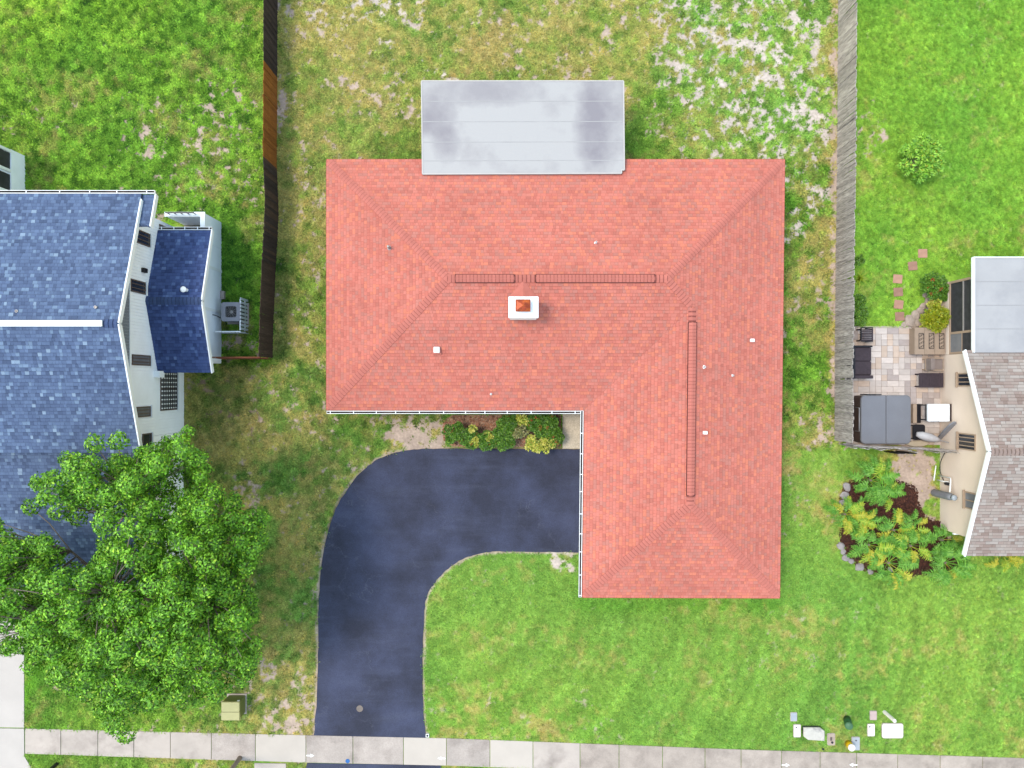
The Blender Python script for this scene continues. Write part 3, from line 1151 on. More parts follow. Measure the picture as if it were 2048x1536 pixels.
# fascia boards (only their edge shows from above)
mb = MB()
out = [NW, SWm, IN, SWw, SE, NE]
for i in range(6):
    a, b_ = Vector(out[i]), Vector(out[(i + 1) % 6])
    d = (b_ - a).normalized()
    o_ = Vector((-d.y, d.x, 0)) * -1.0
    mb.bar(a + o_ * 0.015 - Vector((0, 0, 0.085)), b_ + o_ * 0.015 - Vector((0, 0, 0.085)), 0.022, 0.15)
mb.build('fascia', m_fascia, red_house)
hipm = cap_mesh('hip_cap', SL / math.sqrt(2), 0.155, 0.2, m_cap_red)
ridm = cap_mesh('ridge_cap', SL, 0.155, 0.2, m_cap_red)
for a, b_ in ((NW, APL), (SWm, APL), (NE, APR), (JN, APR), (SWw, APW), (SE, APW)):
    caps('hip_cap', a, b_, hipm, roof_red)


def along(a, b_, f):
    return Vector(a).lerp(Vector(b_), f)


def ridge_x(u, z):
    return (u - 1024) * (H - z) / F


# ridge vents (raised strips with capped tops) and the bare capped stretches between them
def ridge_vent(p0, p1):
    p0, p1 = Vector(p0), Vector(p1)
    d = (p1 - p0).normalized()
    sd_ = Vector((-d.y, d.x, 0))
    v = root_part('ridge_vent', p0)
    b = MB()
    hw, hz = 0.155, 0.075
    prof = [(-hw, -hw * SL + hz - 0.035), (-hw, -hw * SL + hz), (0, hz + 0.004), (hw, -hw * SL + hz), (hw, -hw * SL + hz - 0.035)]
    vs_ = []
    for q in (p0, p1):
        for y, z in prof:
            vs_.append(q + sd_ * y + Vector((0, 0, z)))
    n = len(prof)
    fs_ = [(i, i + 1, n + i + 1, n + i) for i in range(n - 1)] + [tuple(range(n))[::-1], tuple(range(n, 2 * n))]
    fs_.append((n - 1, 0, n, 2 * n - 1))
    b.add(vs_, fs_)
    vent = b.build('ridge_vent', m_cap_red, roof_red)
    for s_ in (-1, 1):
        e = MB()
        off = sd_ * (s_ * (hw + 0.004)) + Vector((0, 0, -hw * SL + hz - 0.03))
        e.bar(p0 + off, p1 + off, 0.028, 0.06)
        e.build('vent_edge', m_ventedge, roof_red)
    for q in (p0, p1):
        e = MB()
        e.bar(q - sd_ * (hw + 0.01) + Vector((0, 0, 0.03)), q + sd_ * (hw + 0.01) + Vector((0, 0, 0.035)), 0.026, 0.06)
        e.build('vent_end', m_ventedge, roof_red)
    me = ventcap
    L = (p1 - p0).length
    n = int(L / 0.138)
    for i in range(n):
        p = p0 + d * (L * (i + 0.06) / n) + Vector((0, 0, hz - 0.012))
        m_ = Matrix((d, sd_, Vector((0, 0, 1)))).transposed().to_4x4()
        m_.translation = p
        inst('ridge_cap', me, roof_red, m_)


def root_part(name, p):
    return None


ventcap = cap_mesh('ridge_cap', SL, 0.150, 0.19, m_cap_red, 0.020)
zv = zr
yr = APL[1]
xa, xb, xc, xd = ridge_x(911, zv), ridge_x(1028, zv), ridge_x(1072, zv), ridge_x(1309, zv)
caps('ridge_cap', APL, (xa, yr, zr), ridm, roof_red)
ridge_vent((xa, yr, zr), (xb, yr, zr))
caps('ridge_cap', (xb + .02, yr, zr), (xc - .02, yr, zr), ridm, roof_red)
ridge_vent((xc, yr, zr), (xd, yr, zr))
caps('ridge_cap', APR, (xd + .02, yr, zr), ridm, roof_red)
yv0 = (768 - 645) * (H - zw) / F
yv1 = (768 - 991) * (H - zw) / F
fr = lambda y: along(JN, APW, (JN[1] - y) / (JN[1] - APW[1]))
caps('ridge_cap', JN, fr(yv0 + .02), ridm, roof_red)
ridge_vent(fr(yv0), fr(yv1))
caps('ridge_cap', APW, fr(yv1 - .02), ridm, roof_red)


def roof_z(x, y):
    """height of the red roof surface"""
    main = min(ZE + SL * (YN - y), ZE + SL * (y - YI), ZE + SL * (x - XW), ZE + SL * (XE - x)) if y > YI else -9
    wing = min(ZE + SL * (x - XI), ZE + SL * (XE - x), ZE + SL * (y - YS)) if x > XI else -9
    return max(main, wing)


def on_roof(u, v):
    z = 3.3
    for _ in range(12):
        p = P(u, v, z)
        z = roof_z(p.x, p.y)
    return P(u, v, z)


def roof_pipe(u, v, r, h, mat, hollow=True):
    p = on_roof(u, v)
    b = MB()
    b.lathe((p.x, p.y, p.z - 0.06), [(r * 1.9, 0.02), (r * 1.8, 0.075), (r * 1.25, 0.09), (r, 0.12), (r, h)] + ([(r * 0.72, h), (r * 0.7, h - 0.06)] if hollow else [(r * 0.6, h + r * 0.5)]), 14)
    o = b.build('vent_pipe', mat, red_house, origin=p)
    if hollow:
        MB().lathe((p.x, p.y, p.z - 0.06 + h - 0.055), [(r * 0.69, 0), (r * 0.69, 0.004)], 12).build('pipe_bore', m_black, o)


def roof_box_vent(u, v, w_, d_, h, mat):
    p = on_roof(u, v)
    b = MB()
    b.box(p.x - w_ * .75, p.y - d_ * .75, p.z - 0.10, p.x + w_ * .75, p.y + d_ * .75, p.z + 0.03)
    b.build('vent_flashing', m_cap_red, red_house, origin=p)
    b = MB()
    b.box(p.x - w_ / 2, p.y - d_ / 2, p.z + 0.034, p.x + w_ / 2, p.y + d_ / 2, p.z + h, 0.025)
    b.build('roof_vent', mat, red_house, origin=p)


roof_pipe(779, 496, 0.05, 0.42, m_galv, False)
roof_pipe(1191, 486, 0.032, 0.34, m_lead)
roof_pipe(982, 788, 0.026, 0.26, m_lead)
roof_pipe(1407, 734, 0.042, 0.28, m_lead)
roof_pipe(1464, 751, 0.03, 0.24, m_lead)
roof_box_vent(874, 700, 0.24, 0.24, 0.20, m_lead)
roof_box_vent(1503, 681, 0.17, 0.13, 0.16, m_lead)
roof_box_vent(1409, 865, 0.17, 0.13, 0.16, m_lead)

# chimney -------------------------------------------------------------------
zt = 5.05
a, b_ = P(1017, 636, zt), P(1077, 593, zt)
b = MB()
b.box(a.x + 0.05, a.y + 0.05, 3.4, b_.x - 0.05, b_.y - 0.05, zt - 0.12)
chim = b.build('chimney', m_white, red_house)
MB().box(a.x, a.y, zt - 0.12, b_.x, b_.y, zt, 0.02).build('chimney_crown', m_white, chim)
m_copper = M('rusty_copper', S(186, 84, 52), 0.35, 6, 0.45, 0.4, 0.01, metal=0.3, col2=S(226, 118, 52), c2thr=(0.5, 0.65), fine=0.15, fscale=25)
c0, c1 = P(1031, 623, zt + 0.3), P(1061, 598.5, zt + 0.3)
b = MB()
for x in (c0.x + .05, c1.x - .05):
    for y in (c0.y + .05, c1.y - .05):
        b.bar((x, y, zt - 0.01), (x, y, zt + 0.24), 0.025, 0.025)
b.build('cap_legs', m_copper, chim)
b = MB()
cx, cy = (c0.x + c1.x) / 2, (c0.y + c1.y) / 2
ins = 0.05
b.add([(c0.x, c0.y, zt + .24), (c1.x, c0.y, zt + .24), (c1.x, c1.y, zt + .24), (c0.x, c1.y, zt + .24),
       (c0.x, c0.y, zt + .28), (c1.x, c0.y, zt + .28), (c1.x, c1.y, zt + .28), (c0.x, c1.y, zt + .28),
       (c0.x + ins, c0.y + ins, zt + .31), (c1.x - ins, c0.y + ins, zt + .31), (c1.x - ins, c1.y - ins, zt + .31), (c0.x + ins, c1.y - ins, zt + .31), (cx, cy, zt + .37)],
      [(3, 2, 1, 0), (0, 1, 5, 4), (1, 2, 6, 5), (2, 3, 7, 6), (3, 0, 4, 7), (4, 5, 9, 8), (5, 6, 10, 9), (6, 7, 11, 10), (7, 4, 8, 11), (8, 9, 12), (9, 10, 12), (10, 11, 12), (11, 8, 12)])
b.build('chimney_cap', m_copper, chim)
# little shingled saddle behind the chimney
sx, sy = (a.x + b_.x) / 2, b_.y
zs = roof_z(sx, sy + 0.7)
b = MB()
b.add([(a.x - .12, sy - .02, roof_z(sx, sy) + .02), (b_.x + .12, sy - .02, roof_z(sx, sy) + .02), (sx, sy + .75, zs + 0.03), (sx, sy - .02, zs + .02)], [(0, 3, 2), (3, 1, 2), (0, 1, 3)])
b.build('chimney_saddle', m_cap_red, roof_red)

m_gutter_shade = M('gutter_interior_shade', (0.022, 0.018, 0.018), 0.5, 3, 0.95, fine=0.4, fscale=30, col2=(0.09, 0.06, 0.05), c2thr=(.5, .65))  # near-black colour that paints the shade inside the gutters
# gutters -------------------------------------------------------------------
def gutter(parent, p0, p1, outv, step, mat, name='gutter', wid=0.125, z=-0.03):
    p0, p1, outv = Vector(p0), Vector(p1), Vector(outv)
    d = (p1 - p0).normalized()
    g = MB()
    off = 0.035
    t = 0.012
    up = Vector((0, 0, 1))
    for o0, o1, z0, z1 in ((off, off + 0.03, -0.11, 0.0), (off + t, off + wid - t, -0.11, -0.098), (off + wid - t, off + wid, -0.11, 0.004), (off + wid - 0.022, off + wid - t, -0.002, 0.004)):
        cz = (z0 + z1) / 2 + z
        co_ = (o0 + o1) / 2
        g.obox((p0 + p1) / 2 + outv * co_ + up * cz, d, outv, up, (p1 - p0).length / 2, (o1 - o0) / 2, (z1 - z0) / 2)
    for q in (p0, p1):
        g.obox(q + outv * (off + wid / 2) + up * (z - 0.055), d, outv, up, 0.006, wid / 2, 0.055)
    go = g.build(name, mat, parent)
    e_ = MB()
    e_.obox((p0 + p1) / 2 + outv * (off + wid / 2) + up * (z - 0.07), d, outv, up, (p1 - p0).length / 2 - 0.01, wid / 2 - t - 0.001, 0.027)
    e_.build('shade_strip', m_gutter_shade, go)  # dark strip added in the channel as painted shade
    n = int((p1 - p0).length / step)
    for i in range(n + 1):
        q = p0.lerp(p1, (i + 0.12 + random.uniform(-.1, .1)) / (n + 0.3))
        k = MB()
        k.obox(q + outv * (off + wid / 2) + up * (z + 0.008), d, outv, up, 0.016, wid / 2 + 0.006, 0.005)
        k.build('gutter_bracket', m_white, go)
    return go


gutter(red_house, SWm, (IN[0] - 0.17, IN[1], ZE), (0, -1, 0), 0.92, m_gutter)
gutter(red_house, (IN[0], IN[1] - 0.0, ZE), SWw, (-1, 0, 0), 0.86, m_gutter)
# the dark strip inside each gutter stands in for its shade
# walls ---------------------------------------------------------------------
b = MB()
WL = [(-7.30, -0.60), (3.48, -0.60), (3.48, -8.50), (10.82, -8.50), (10.82, 8.94), (-7.30, 8.94)]
b.prism(WL, -0.05, ZE - 0.165)
b.build('wall', m_cream, red_house)
# garage door in the wing's drive side, front door at the path end, windows
gy0, gy1 = P(1170, 1098).y, P(1170, 910).y
gd = MB()
for i in range(4):
    gd.box(3.425, gy0, 0.03 + i * 0.53, 3.478, gy1, 0.03 + i * 0.53 + 0.515)
gdo = gd.build('garage_door', m_white, red_house)
for i in range(4):
    for j in range(8):
        y0 = gy0 + 0.08 + j * (gy1 - gy0 - 0.1) / 8
        MB().box(3.412, y0, 0.11 + i * 0.53, 3.424, y0 + (gy1 - gy0) / 8 - 0.12, 0.46 + i * 0.53).build('door_panel', m_white, gdo)


def wall_window(parent, axis, w0, lo, hi, z0, z1, out, frame, glass, cols=3, rows=1, depth=0.04, name='window', fw=0.05):
    """window on a wall plane: axis 'x' = wall at constant x, lo..hi along the other axis"""
    def bx(mb_, a0, a1, zz0, zz1, d0, d1):
        p, q = w0 + out * d0, w0 + out * d1
        if axis == 'x':
            mb_.box(p, a0, zz0, q, a1, zz1)
        else:
            mb_.box(a0, p, zz0, a1, q, zz1)
    f = MB()
    bx(f, lo, hi, z1 - fw, z1, 0.003, depth)
    bx(f, lo, hi, z0, z0 + fw, 0.003, depth)
    bx(f, lo, lo + fw, z0 + fw, z1 - fw, 0.003, depth)
    bx(f, hi - fw, hi, z0 + fw, z1 - fw, 0.003, depth)
    for i in range(1, cols):
        m_ = lo + (hi - lo) * i / cols
        bx(f, m_ - fw * .4, m_ + fw * .4, z0 + fw, z1 - fw, 0.003, depth)
    for j in range(1, rows):
        m_ = z0 + (z1 - z0) * j / rows
        bx(f, lo + fw, hi - fw, m_ - fw * .4, m_ + fw * .4, 0.003, depth * 0.8)
    fo = f.build(name, frame, parent)
    g = MB()
    for i in range(cols):
        a0 = lo + fw + (hi - lo - 2 * fw) * i / cols
        a1 = lo + fw + (hi - lo - 2 * fw) * (i + 1) / cols
        g = MB()
        bx(g, a0, a1, z0 + fw, z1 - fw, 0.002, 0.014)
        g.build('pane', glass, fo)
    s_ = MB()
    bx(s_, lo - 0.04, hi + 0.04, z0 - 0.05, z0 - 0.002, 0.003, depth + 0.05)
    s_.build('sill', m_white if frame is not m_tanframe else m_tanframe, fo)
    return fo


for x0, x1 in ((-6.2, -4.6), (-3.2, -1.2)):
    wall_window(red_house, 'y', -0.60, x0, x1, 0.9, 2.0, -1, m_white, m_glass, 2, 2)
wall_window(red_house, 'x', 10.82, -6.5, -5.0, 0.9, 2.0, 1, m_white, m_glass, 2, 2)
wall_window(red_house, 'x', 10.82, 3.5, 5.0, 0.9, 2.0, 1, m_white, m_glass, 2, 2)
wall_window(red_house, 'x', -7.30, 1.0, 2.6, 0.9, 2.0, -1, m_white, m_glass, 2, 2)
wall_window(red_house, 'y', -8.50, 6.0, 8.2, 0.9, 2.0, -1, m_white, m_glass, 3, 2)
d_ = MB()
d_.box(2.35, -0.645, 0.03, 3.25, -0.603, 2.08)
do = d_.build('front_door', m_bronze, red_house)
MB().lathe((2.45, -0.68, 1.0), [(0.03, 0), (0.03, 0.05)], 10).build('door_knob', m_galv, do)

# flat-roofed porch at the back ----------------------------------------------
zN, zS = 2.58, 2.80
f0, f1 = P(843, 162, zN), P(1247, 162, zN)
g0, g1 = P(845, 348, zS), P(1243, 346.5, zS)
b = MB()
T_ = 0.10
top = [(f0.x, f0.y, zN), (g0.x, g0.y, zS), (g1.x, g1.y, zS), (g1.x, g1.y + 0.14, zS - 0.006), (f1.x, g1.y + 0.14, zS - 0.006), (f1.x, f1.y, zN)]
n = 6
b.add(top + [(x, y, z - T_) for x, y, z in top], [tuple(range(6)), tuple(range(11, 5, -1))] + [(i, i + 6, (i + 1) % 6 + 6, (i + 1) % 6) for i in range(6)])
fr_ = b.build('porch_roof', m_membrane, red_house, origin=(0, 0, 0))
b = MB()
for i in range(6):
    p, q = Vector(top[i]), Vector(top[(i + 1) % 6])
    b.bar(p + Vector((0, 0, -0.03)), q + Vector((0, 0, -0.03)), 0.05, 0.09)
b.build('metal_edge', M('pale_metal_trim', S(226, 228, 231), 0.05, 3, 0.5), fr_)
m_seam = M('membrane_seam', S(200, 205, 211), 0.1, 2, 0.7)
for k in (0.22, 0.44, 0.66, 0.86):
    p = Vector(top[0]).lerp(Vector(top[1]), k)
    q = Vector(top[5]).lerp(Vector((f1.x, g1.y, zS)), k)
    MB().bar(p + Vector((.05, 0, .002)), q + Vector((-.05, 0, .002)), 0.03, 0.005).build('seam', m_seam, fr_)
b = MB()
for x in (f0.x + 0.5, f0.x + 2.7, f1.x - 2.7, f1.x - 0.5):
    b = MB()
    b.bar((x, f0.y - 0.35, -0.05), (x, f0.y - 0.35, zN - T_ + 0.02), 0.12, 0.12)
    b.build('porch_post', m_white, red_house)
MB().box(f0.x + .3, 8.97, -0.05, f1.x - .3, f0.y - .2, 0.02).build('porch_floor', m_concrete, red_house)
MB().box(f0.x + .4, f0.y - 0.42, 0.02, f1.x - .4, f0.y - 0.28, 0.75).build('porch_wall', m_cream, red_house)

# ================================================================ BLUE-ROOFED HOUSE (west)
blue_house = root('house', (-18, 1, 0), 'white house with blue shingle roofs and barred windows beside the plank fence', 'house')
XWL = -14.91                       # its east wall
pal_blue = [S(112, 137, 181), S(104, 127, 170), S(138, 168, 208), S(95, 116, 156), S(160, 190, 226), S(118, 144, 188)]
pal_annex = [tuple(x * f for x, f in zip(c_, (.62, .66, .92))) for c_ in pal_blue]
wt_blue = [0.32, 0.26, 0.08, 0.14, 0.02, 0.18]
XR = -14.26
ridge_y, ridge_z = 2.19, 6.55
ne_y, ne_z = 7.32, 4.90
se_y, se_z = -2.63, 5.00
far = -33.0
bN = [(XR, ne_y, ne_z), (far, ne_y, ne_z), (far, ridge_y, ridge_z), (XR, ridge_y, ridge_z)]
bS = [(far, se_y, se_z), (XR, se_y, se_z), (XR, ridge_y, ridge_z), (far, ridge_y, ridge_z)]


def slab_roof(name, planes, parent, mat, th=0.14):
    b = MB()
    for pl in planes:
        n = len(pl)
        v = [Vector(p) for p in pl]
        up_ = [(p.x, p.y, p.z - 0.006) for p in v]
        lo_ = [(p.x, p.y, p.z - th) for p in v]
        b.add(up_ + lo_, [tuple(range(n)), tuple(range(2 * n - 1, n - 1, -1))] + [(i, i + n, (i + 1) % n + n, (i + 1) % n) for i in range(n)])
    return b.build(name, mat, parent)


def rake_board(parent, p0, p1, th=0.2, w_=0.05, name='rake_board', mat=None):
    b = MB()
    p0, p1 = Vector(p0), Vector(p1)
    dz = Vector((0, 0, -th / 2 + 0.035))
    b.bar(p0 + dz, p1 + dz, w_, th)
    return b.build(name, mat or m_white, parent)


roof_b = slab_roof('roof', [bN, bS], blue_house, m_deck_blue)
mb = MB()
shingle_plane(mb, bN, pal_blue, wt_blue, 0.142, 0.10, 0.21, seed=50)
shingle_plane(mb, bS, pal_blue, wt_blue, 0.142, 0.10, 0.21, seed=51)
# small lower return at the north-east corner
ret = [(-13.80, ne_y, ne_z - 0.12), (XR - 0.3, ne_y, ne_z - 0.12), (XR - 0.3, 6.15, ne_z + 0.25), (-13.80, 5.98, ne_z + 0.30)]
shingle_plane(mb, ret, pal_blue, wt_blue, 0.142, 0.10, 0.21, seed=52)
ret2 = slab_roof('return_roof', [ret], blue_house, m_deck_blue)
rake_board(blue_house, (-13.775, ne_y, ne_z - 0.12), (-13.775, 5.98, ne_z + 0.30))
# lower front roof
lz0, lz1 = 4.35, 2.55
XL = -14.35
bF = [(far, -8.45, lz1), (XL, -8.45, lz1), (XL, -2.35, lz0 + 0.2), (far, -2.35, lz0 + 0.2)]
shingle_plane(mb, bF, pal_blue, wt_blue, 0.142, 0.10, 0.21, seed=53)
slab_roof('front_roof', [bF], blue_house, m_deck_blue)
# side annex
aE, aZ0, aZ1 = -12.63, 2.40, 3.40
aY0, aY1, aYr = 0.48, 6.45, 3.38
aN = [(aE, aY1, aZ0), (XWL + 0.0, aY1, aZ0), (XWL, aYr, aZ1), (aE, aYr, aZ1)]
aS = [(XWL, aY0, aZ0), (aE, aY0, aZ0), (aE, aYr, aZ1), (XWL, aYr, aZ1)]
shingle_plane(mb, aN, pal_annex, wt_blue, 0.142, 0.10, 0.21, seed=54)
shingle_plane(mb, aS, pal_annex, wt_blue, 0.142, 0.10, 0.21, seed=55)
slab_roof('annex_roof', [aN, aS], blue_house, m_deck_blue)
mb.build('shingles', m_shingle, roof_b, kind='stuff')
for p0, p1 in (((XR + .025, ridge_y, ridge_z), (XR + .025, ne_y - 0.25, ne_z + .08)), ((XR + .025, ridge_y, ridge_z), (XR + .025, se_y, se_z))):
    rake_board(blue_house, p0, p1)
for p0, p1 in (((aE + .025, aYr, aZ1), (aE + .025, aY1, aZ0)), ((aE + .025, aYr, aZ1), (aE + .025, aY0, aZ0))):
    rake_board(blue_house, p0, p1)
bluecap = cap_mesh('ridge_cap', 0.34, 0.155, 0.2, m_cap_blue, band=M('blue_granule_band', S(66, 84, 128), 0.1, 8, 0.9))
caps('ridge_cap', (aE + 0.02, aYr, aZ1), (XWL, aYr, aZ1), bluecap, roof_b)
caps('ridge_cap', (-14.29, ridge_y, ridge_z), (-14.78, ridge_y, ridge_z), bluecap, roof_b)
# white ridge vent
b = MB()
b.bar((far, ridge_y, ridge_z + 0.07), (-14.80, ridge_y, ridge_z + 0.07), 0.22, 0.07)
b.bar((far, ridge_y, ridge_z + 0.02), (-14.82, ridge_y, ridge_z + 0.02), 0.20, 0.06)
b.build('ridge_vent', M('white_vent_paint', (0.82, 0.82, 0.82), 0.02, 2, 0.5, fine=0.02), roof_b)
gutter(blue_house, (far, ne_y, ne_z), (-13.80, ne_y, ne_z - 0.03), (0, 1, 0), 1.18, m_gutter)
gutter(blue_house, (aE, aY1, aZ0), (XWL + .03, aY1, aZ0), (0, 1, 0), 0.5, m_gutter)
# roof pipes
for u, v in ((195, 615), (38, 623)):
    p = P(u, v, 6.3)
    b = MB()
    b.lathe((p.x, p.y, 5.95), [(0.10, 0), (0.06, 0.12), (0.05, 0.15), (0.05, 0.5), (0.035, 0.5), (0.035, 0.46)], 12)
    b.build('vent_pipe', m_galv, blue_house, origin=p)
p = P(368, 579, 3.5)
b = MB()
b.lathe((p.x, p.y, 3.1), [(0.09, 0), (0.07, 0.12), (0.07, 0.42), (0.11, 0.42), (0.12, 0.48), (0.06, 0.54)], 14)
b.build('roof_vent', m_white, blue_house, origin=p)

# walls: main block with gable, garage block, annex
b = MB()
yw0, yw1 = -2.15, 6.92
prof = [(yw0, -0.05), (yw1, -0.05), (yw1, 4.82), (ridge_y, 6.38), (yw0, 4.98)]
n = len(prof)
b.add([(XWL, y, z) for y, z in prof] + [(far + .4, y, z) for y, z in prof], [tuple(range(n)), tuple(range(2 * n - 1, n - 1, -1))] + [(i, (i + 1) % n, (i + 1) % n + n, i + n) for i in range(n)])
b.build('wall', m_whitewall, blue_house)
b = MB()
b.box(far + .4, -8.05, -0.05, XWL, -2.16, 2.46)
b.add([(XWL, -8.05, 2.46), (XWL, -2.16, 2.46), (XWL, -2.16, 4.28), (far + .4, -8.05, 2.46), (far + .4, -2.16, 2.46), (far + .4, -2.16, 4.28)], [(0, 1, 2), (3, 5, 4), (0, 2, 5, 3)])
b.build('garage_wall', m_whitewall, blue_house)
# vertical board siding
b = MB()
y = yw0
k = 0
while y < yw1 - 0.02:
    y2 = min(y + 0.128, yw1)
    ztop = min(4.62, 4.98 + 9)
    b.box(XWL + 0.002, y + 0.004, 0.0, XWL + 0.022, y2 - 0.004, 4.6)
    y = y2
b.build('siding', m_whitewall, blue_house)
b = MB()
y = yw0 + 0.9
while y < yw1 - 1.0:
    y2 = y + 0.128
    ym = (y + y2) / 2
    zt_ = ridge_z - 0.18 - abs(ym - ridge_y) * 0.325
    if zt_ > 4.66:
        b.box(XWL + 0.002, y + 0.004, 4.62, XWL + 0.022, y2 - 0.004, zt_)
    y = y2
b.build('gable_siding', m_greysiding, blue_house)
MB().box(XWL + 0.024, yw0, 4.585, XWL + 0.05, yw1, 4.625).build('band_board', m_white, blue_house)


def wv(u, v, X):
    """height and y of a pixel on a wall at constant X"""
    z = H - abs(X) * F / abs(u - 1024)
    return z, (768 - v) * (H - z) / F


for (ua, ub, va, vb, gl) in ((262, 299, 710, 731, m_greyglass), (270, 299, 813, 834, m_greyglass), (271, 298, 463, 490, m_glass), (259, 289, 561, 586, m_glass)):
    z1_, _ = wv(ua, va, XWL)
    z0_, _ = wv(ub, va, XWL)
    zm = (z0_ + z1_) / 2
    ya, yb = (768 - va) * (H - zm) / F, (768 - vb) * (H - zm) / F
    wall_window(blue_house, 'x', XWL + 0.022, yb, ya, z0_, z1_, 1, m_bronze, gl, 3, 1)
z1_, z0_ = wv(283, 870, XWL)[0], wv(301, 870, XWL)[0]
wall_window(blue_house, 'x', XWL + 0.022, P(0, 905, 4).y, P(0, 869, 4).y, z0_, z1_, 1, m_bronze, m_glass, 1, 1)
# barred ground floor window
z1_, z0_ = 2.2, 0.72
ya, yb = P(0, 735, 1.4).y, P(0, 820, 1.2).y
wf = wall_window(blue_house, 'x', XWL + 0.022, yb, ya, z0_, z1_, 1, m_bronze, m_greyglass, 2, 1)
for i in range(7):
    z = z0_ + 0.12 + i * 0.2
    b = MB()
    b.bar((XWL + 0.10, yb + 0.03, z), (XWL + 0.10, ya - 0.03, z), 0.025, 0.025)
    b.build('window_bar', m_darkmetal, wf)
for i in range(10):
    y = yb + 0.1 + i * (ya - yb - 0.2) / 9
    b = MB()
    b.bar((XWL + 0.07, y, z0_ + 0.04), (XWL + 0.07, y, z1_ - 0.04), 0.05, 0.02)
    b.build('window_bar', m_white, wf)
# dark meter box high on the wall
z_, y_ = wv(298, 545, XWL)
MB().box(XWL + .024, y_ - 0.09, 3.48, XWL + .16, y_ + 0.09, 3.75, 0.02).build('wall_lamp', m_black, blue_house)
MB().box(XWL + .024, P(0, 755, 2.6).y, 2.35, XWL + .28, P(0, 742, 2.6).y, 2.75).build('wall_bracket', m_white, blue_house)

# annex walls
axw = -13.19
b = MB()
prof = [(0.93, -0.05), (6.1, -0.05), (6.1, 2.3), (aYr, 3.24), (0.93, 2.35)]
n = 5
b.add([(axw, y, z) for y, z in prof] + [(XWL + .03, y, z) for y, z in prof], [tuple(range(n)), tuple(range(2 * n - 1, n - 1, -1))] + [(i, (i + 1) % n, (i + 1) % n + n, i + n) for i in range(n)])
b.build('annex_wall', m_whitewall, blue_house)
for y in (3.25, 5.1):
    MB().box(axw + .002, y - 0.06, 0.0, axw + .03, y + .06, 2.6).build('wall_batten', m_white, blue_house)
# walled yard north of the annex
b = MB()
b.box(axw - 0.12, 6.11, -0.05, axw, 7.33, 1.80)
b.box(XWL + .03, 7.21, -0.05, axw - 0.12, 7.33, 1.78)
b.build('yard_wall', m_whitewall, blue_house)
b = MB()
b.box(axw - 0.16, 6.11, 1.80, axw + .04, 7.37, 1.84)
b.box(XWL + .03, 7.17, 1.782, axw - 0.16, 7.37, 1.84)
b.build('wall_coping', m_white, blue_house)
MB().box(XWL + .04, 6.5, -0.04, axw - .13, 7.19, 0.02).build('yard_floor', m_slab_dingy, blue_house)
wall_window(blue_house, 'x', XWL + 0.022, 6.2, 6.75, 0.9, 2.3, 1, m_bronze, m_glass, 2, 1)
for i in range(5):
    x = XWL + 0.25 + i * 0.28
    MB().bar((x, 7.27, 1.845), (x, 7.27, 2.1), 0.03, 0.03).build('rail_post', m_darkmetal, blue_house)
MB().bar((XWL + .2, 7.27, 2.11), (XWL + 1.42, 7.27, 2.11), 0.05, 0.03).build('rail', m_darkmetal, blue_house)

# screened porch at the far corner
px0, py1 = -22.1, 10.35
b = MB()
b.box(px0 - 8, py1 - 3.4, -0.05, px0, py1, 0.90)
b.build('porch_knee_wall', m_whitewall, blue_house)
for y in (py1 - 0.08, py1 - 0.95, py1 - 1.9, py1 - 2.9):
    MB().box(px0 - .12, y - 0.06, 0.9, px0, y + .06, 2.6).build('porch_post', m_white, blue_house)
m_screen = M('insect_screen', (0.035, 0.035, 0.04), 0.3, 4, 0.6)
ysn = [py1 - 0.02, py1 - 0.89, py1 - 1.84, py1 - 2.84]
for i, y in enumerate((py1 - 0.95, py1 - 1.9, py1 - 2.9)):
    MB().box(px0 - .07, y + 0.062, 0.902, px0 - .05, y + 0.79, 2.58).build('porch_screen', m_screen, blue_house)
MB().box(px0 - 8, py1 - 3.4, 2.6, px0 + .2, py1 + .2, 2.72).build('porch_roof', m_white, blue_house)

# ================================================================ TAN HOUSE (east)
tan_house = root('house', (22, -1, 0), 'tan stucco house with a grey-brown shingle gable beside the paved patio', 'house')
TX = 19.43
TR = 19.06
r_y, r_z = -2.70, 3.97
tn_y, tn_z = 1.41, 2.42
ts_y, ts_z = -7.22, 2.38
farE = 34.0
tN = [(farE, tn_y, tn_z), (TR, tn_y, tn_z), (TR, r_y, r_z), (farE, r_y, r_z)]
tS = [(TR, ts_y, ts_z), (farE, ts_y, ts_z), (farE, r_y, r_z), (TR, r_y, r_z)]
roof_t = slab_roof('roof', [tN, tS], tan_house, m_deck_brown)
pal_tan = [S(192, 184, 180), S(184, 170, 166), S(200, 195, 193), S(172, 156, 151), S(190, 179, 175)]
mb = MB()
shingle_plane(mb, tN, pal_tan, [0.3, 0.2, 0.25, 0.12, 0.2], 0.142, 0.14, 0.42, thick=0.03, seed=70, band=0.66)
shingle_plane(mb, tS, pal_tan, [0.3, 0.2, 0.25, 0.12, 0.2], 0.142, 0.14, 0.42, thick=0.03, seed=71, band=0.66)
mb.build('shingles', m_shingle, roof_t, kind='stuff')
caps('ridge_cap', (TR + 0.02, r_y, r_z), (24.0, r_y, r_z), cap_mesh('ridge_cap', 0.36, 0.155, 0.22, m_cap_brown, band=M('brown_granule_band', S(138, 122, 118), 0.1, 8, 0.9)), roof_t, 0.16)
for p1 in ((TR - .025, tn_y, tn_z), (TR - .025, ts_y, ts_z)):
    rake_board(tan_house, (TR - .025, r_y, r_z), p1, 0.2, 0.06)
b = MB()
prof = [(-6.55, -0.05), (1.3, -0.05), (1.3, 2.32), (r_y, 3.80), (-6.55, 2.48)]
n = 5
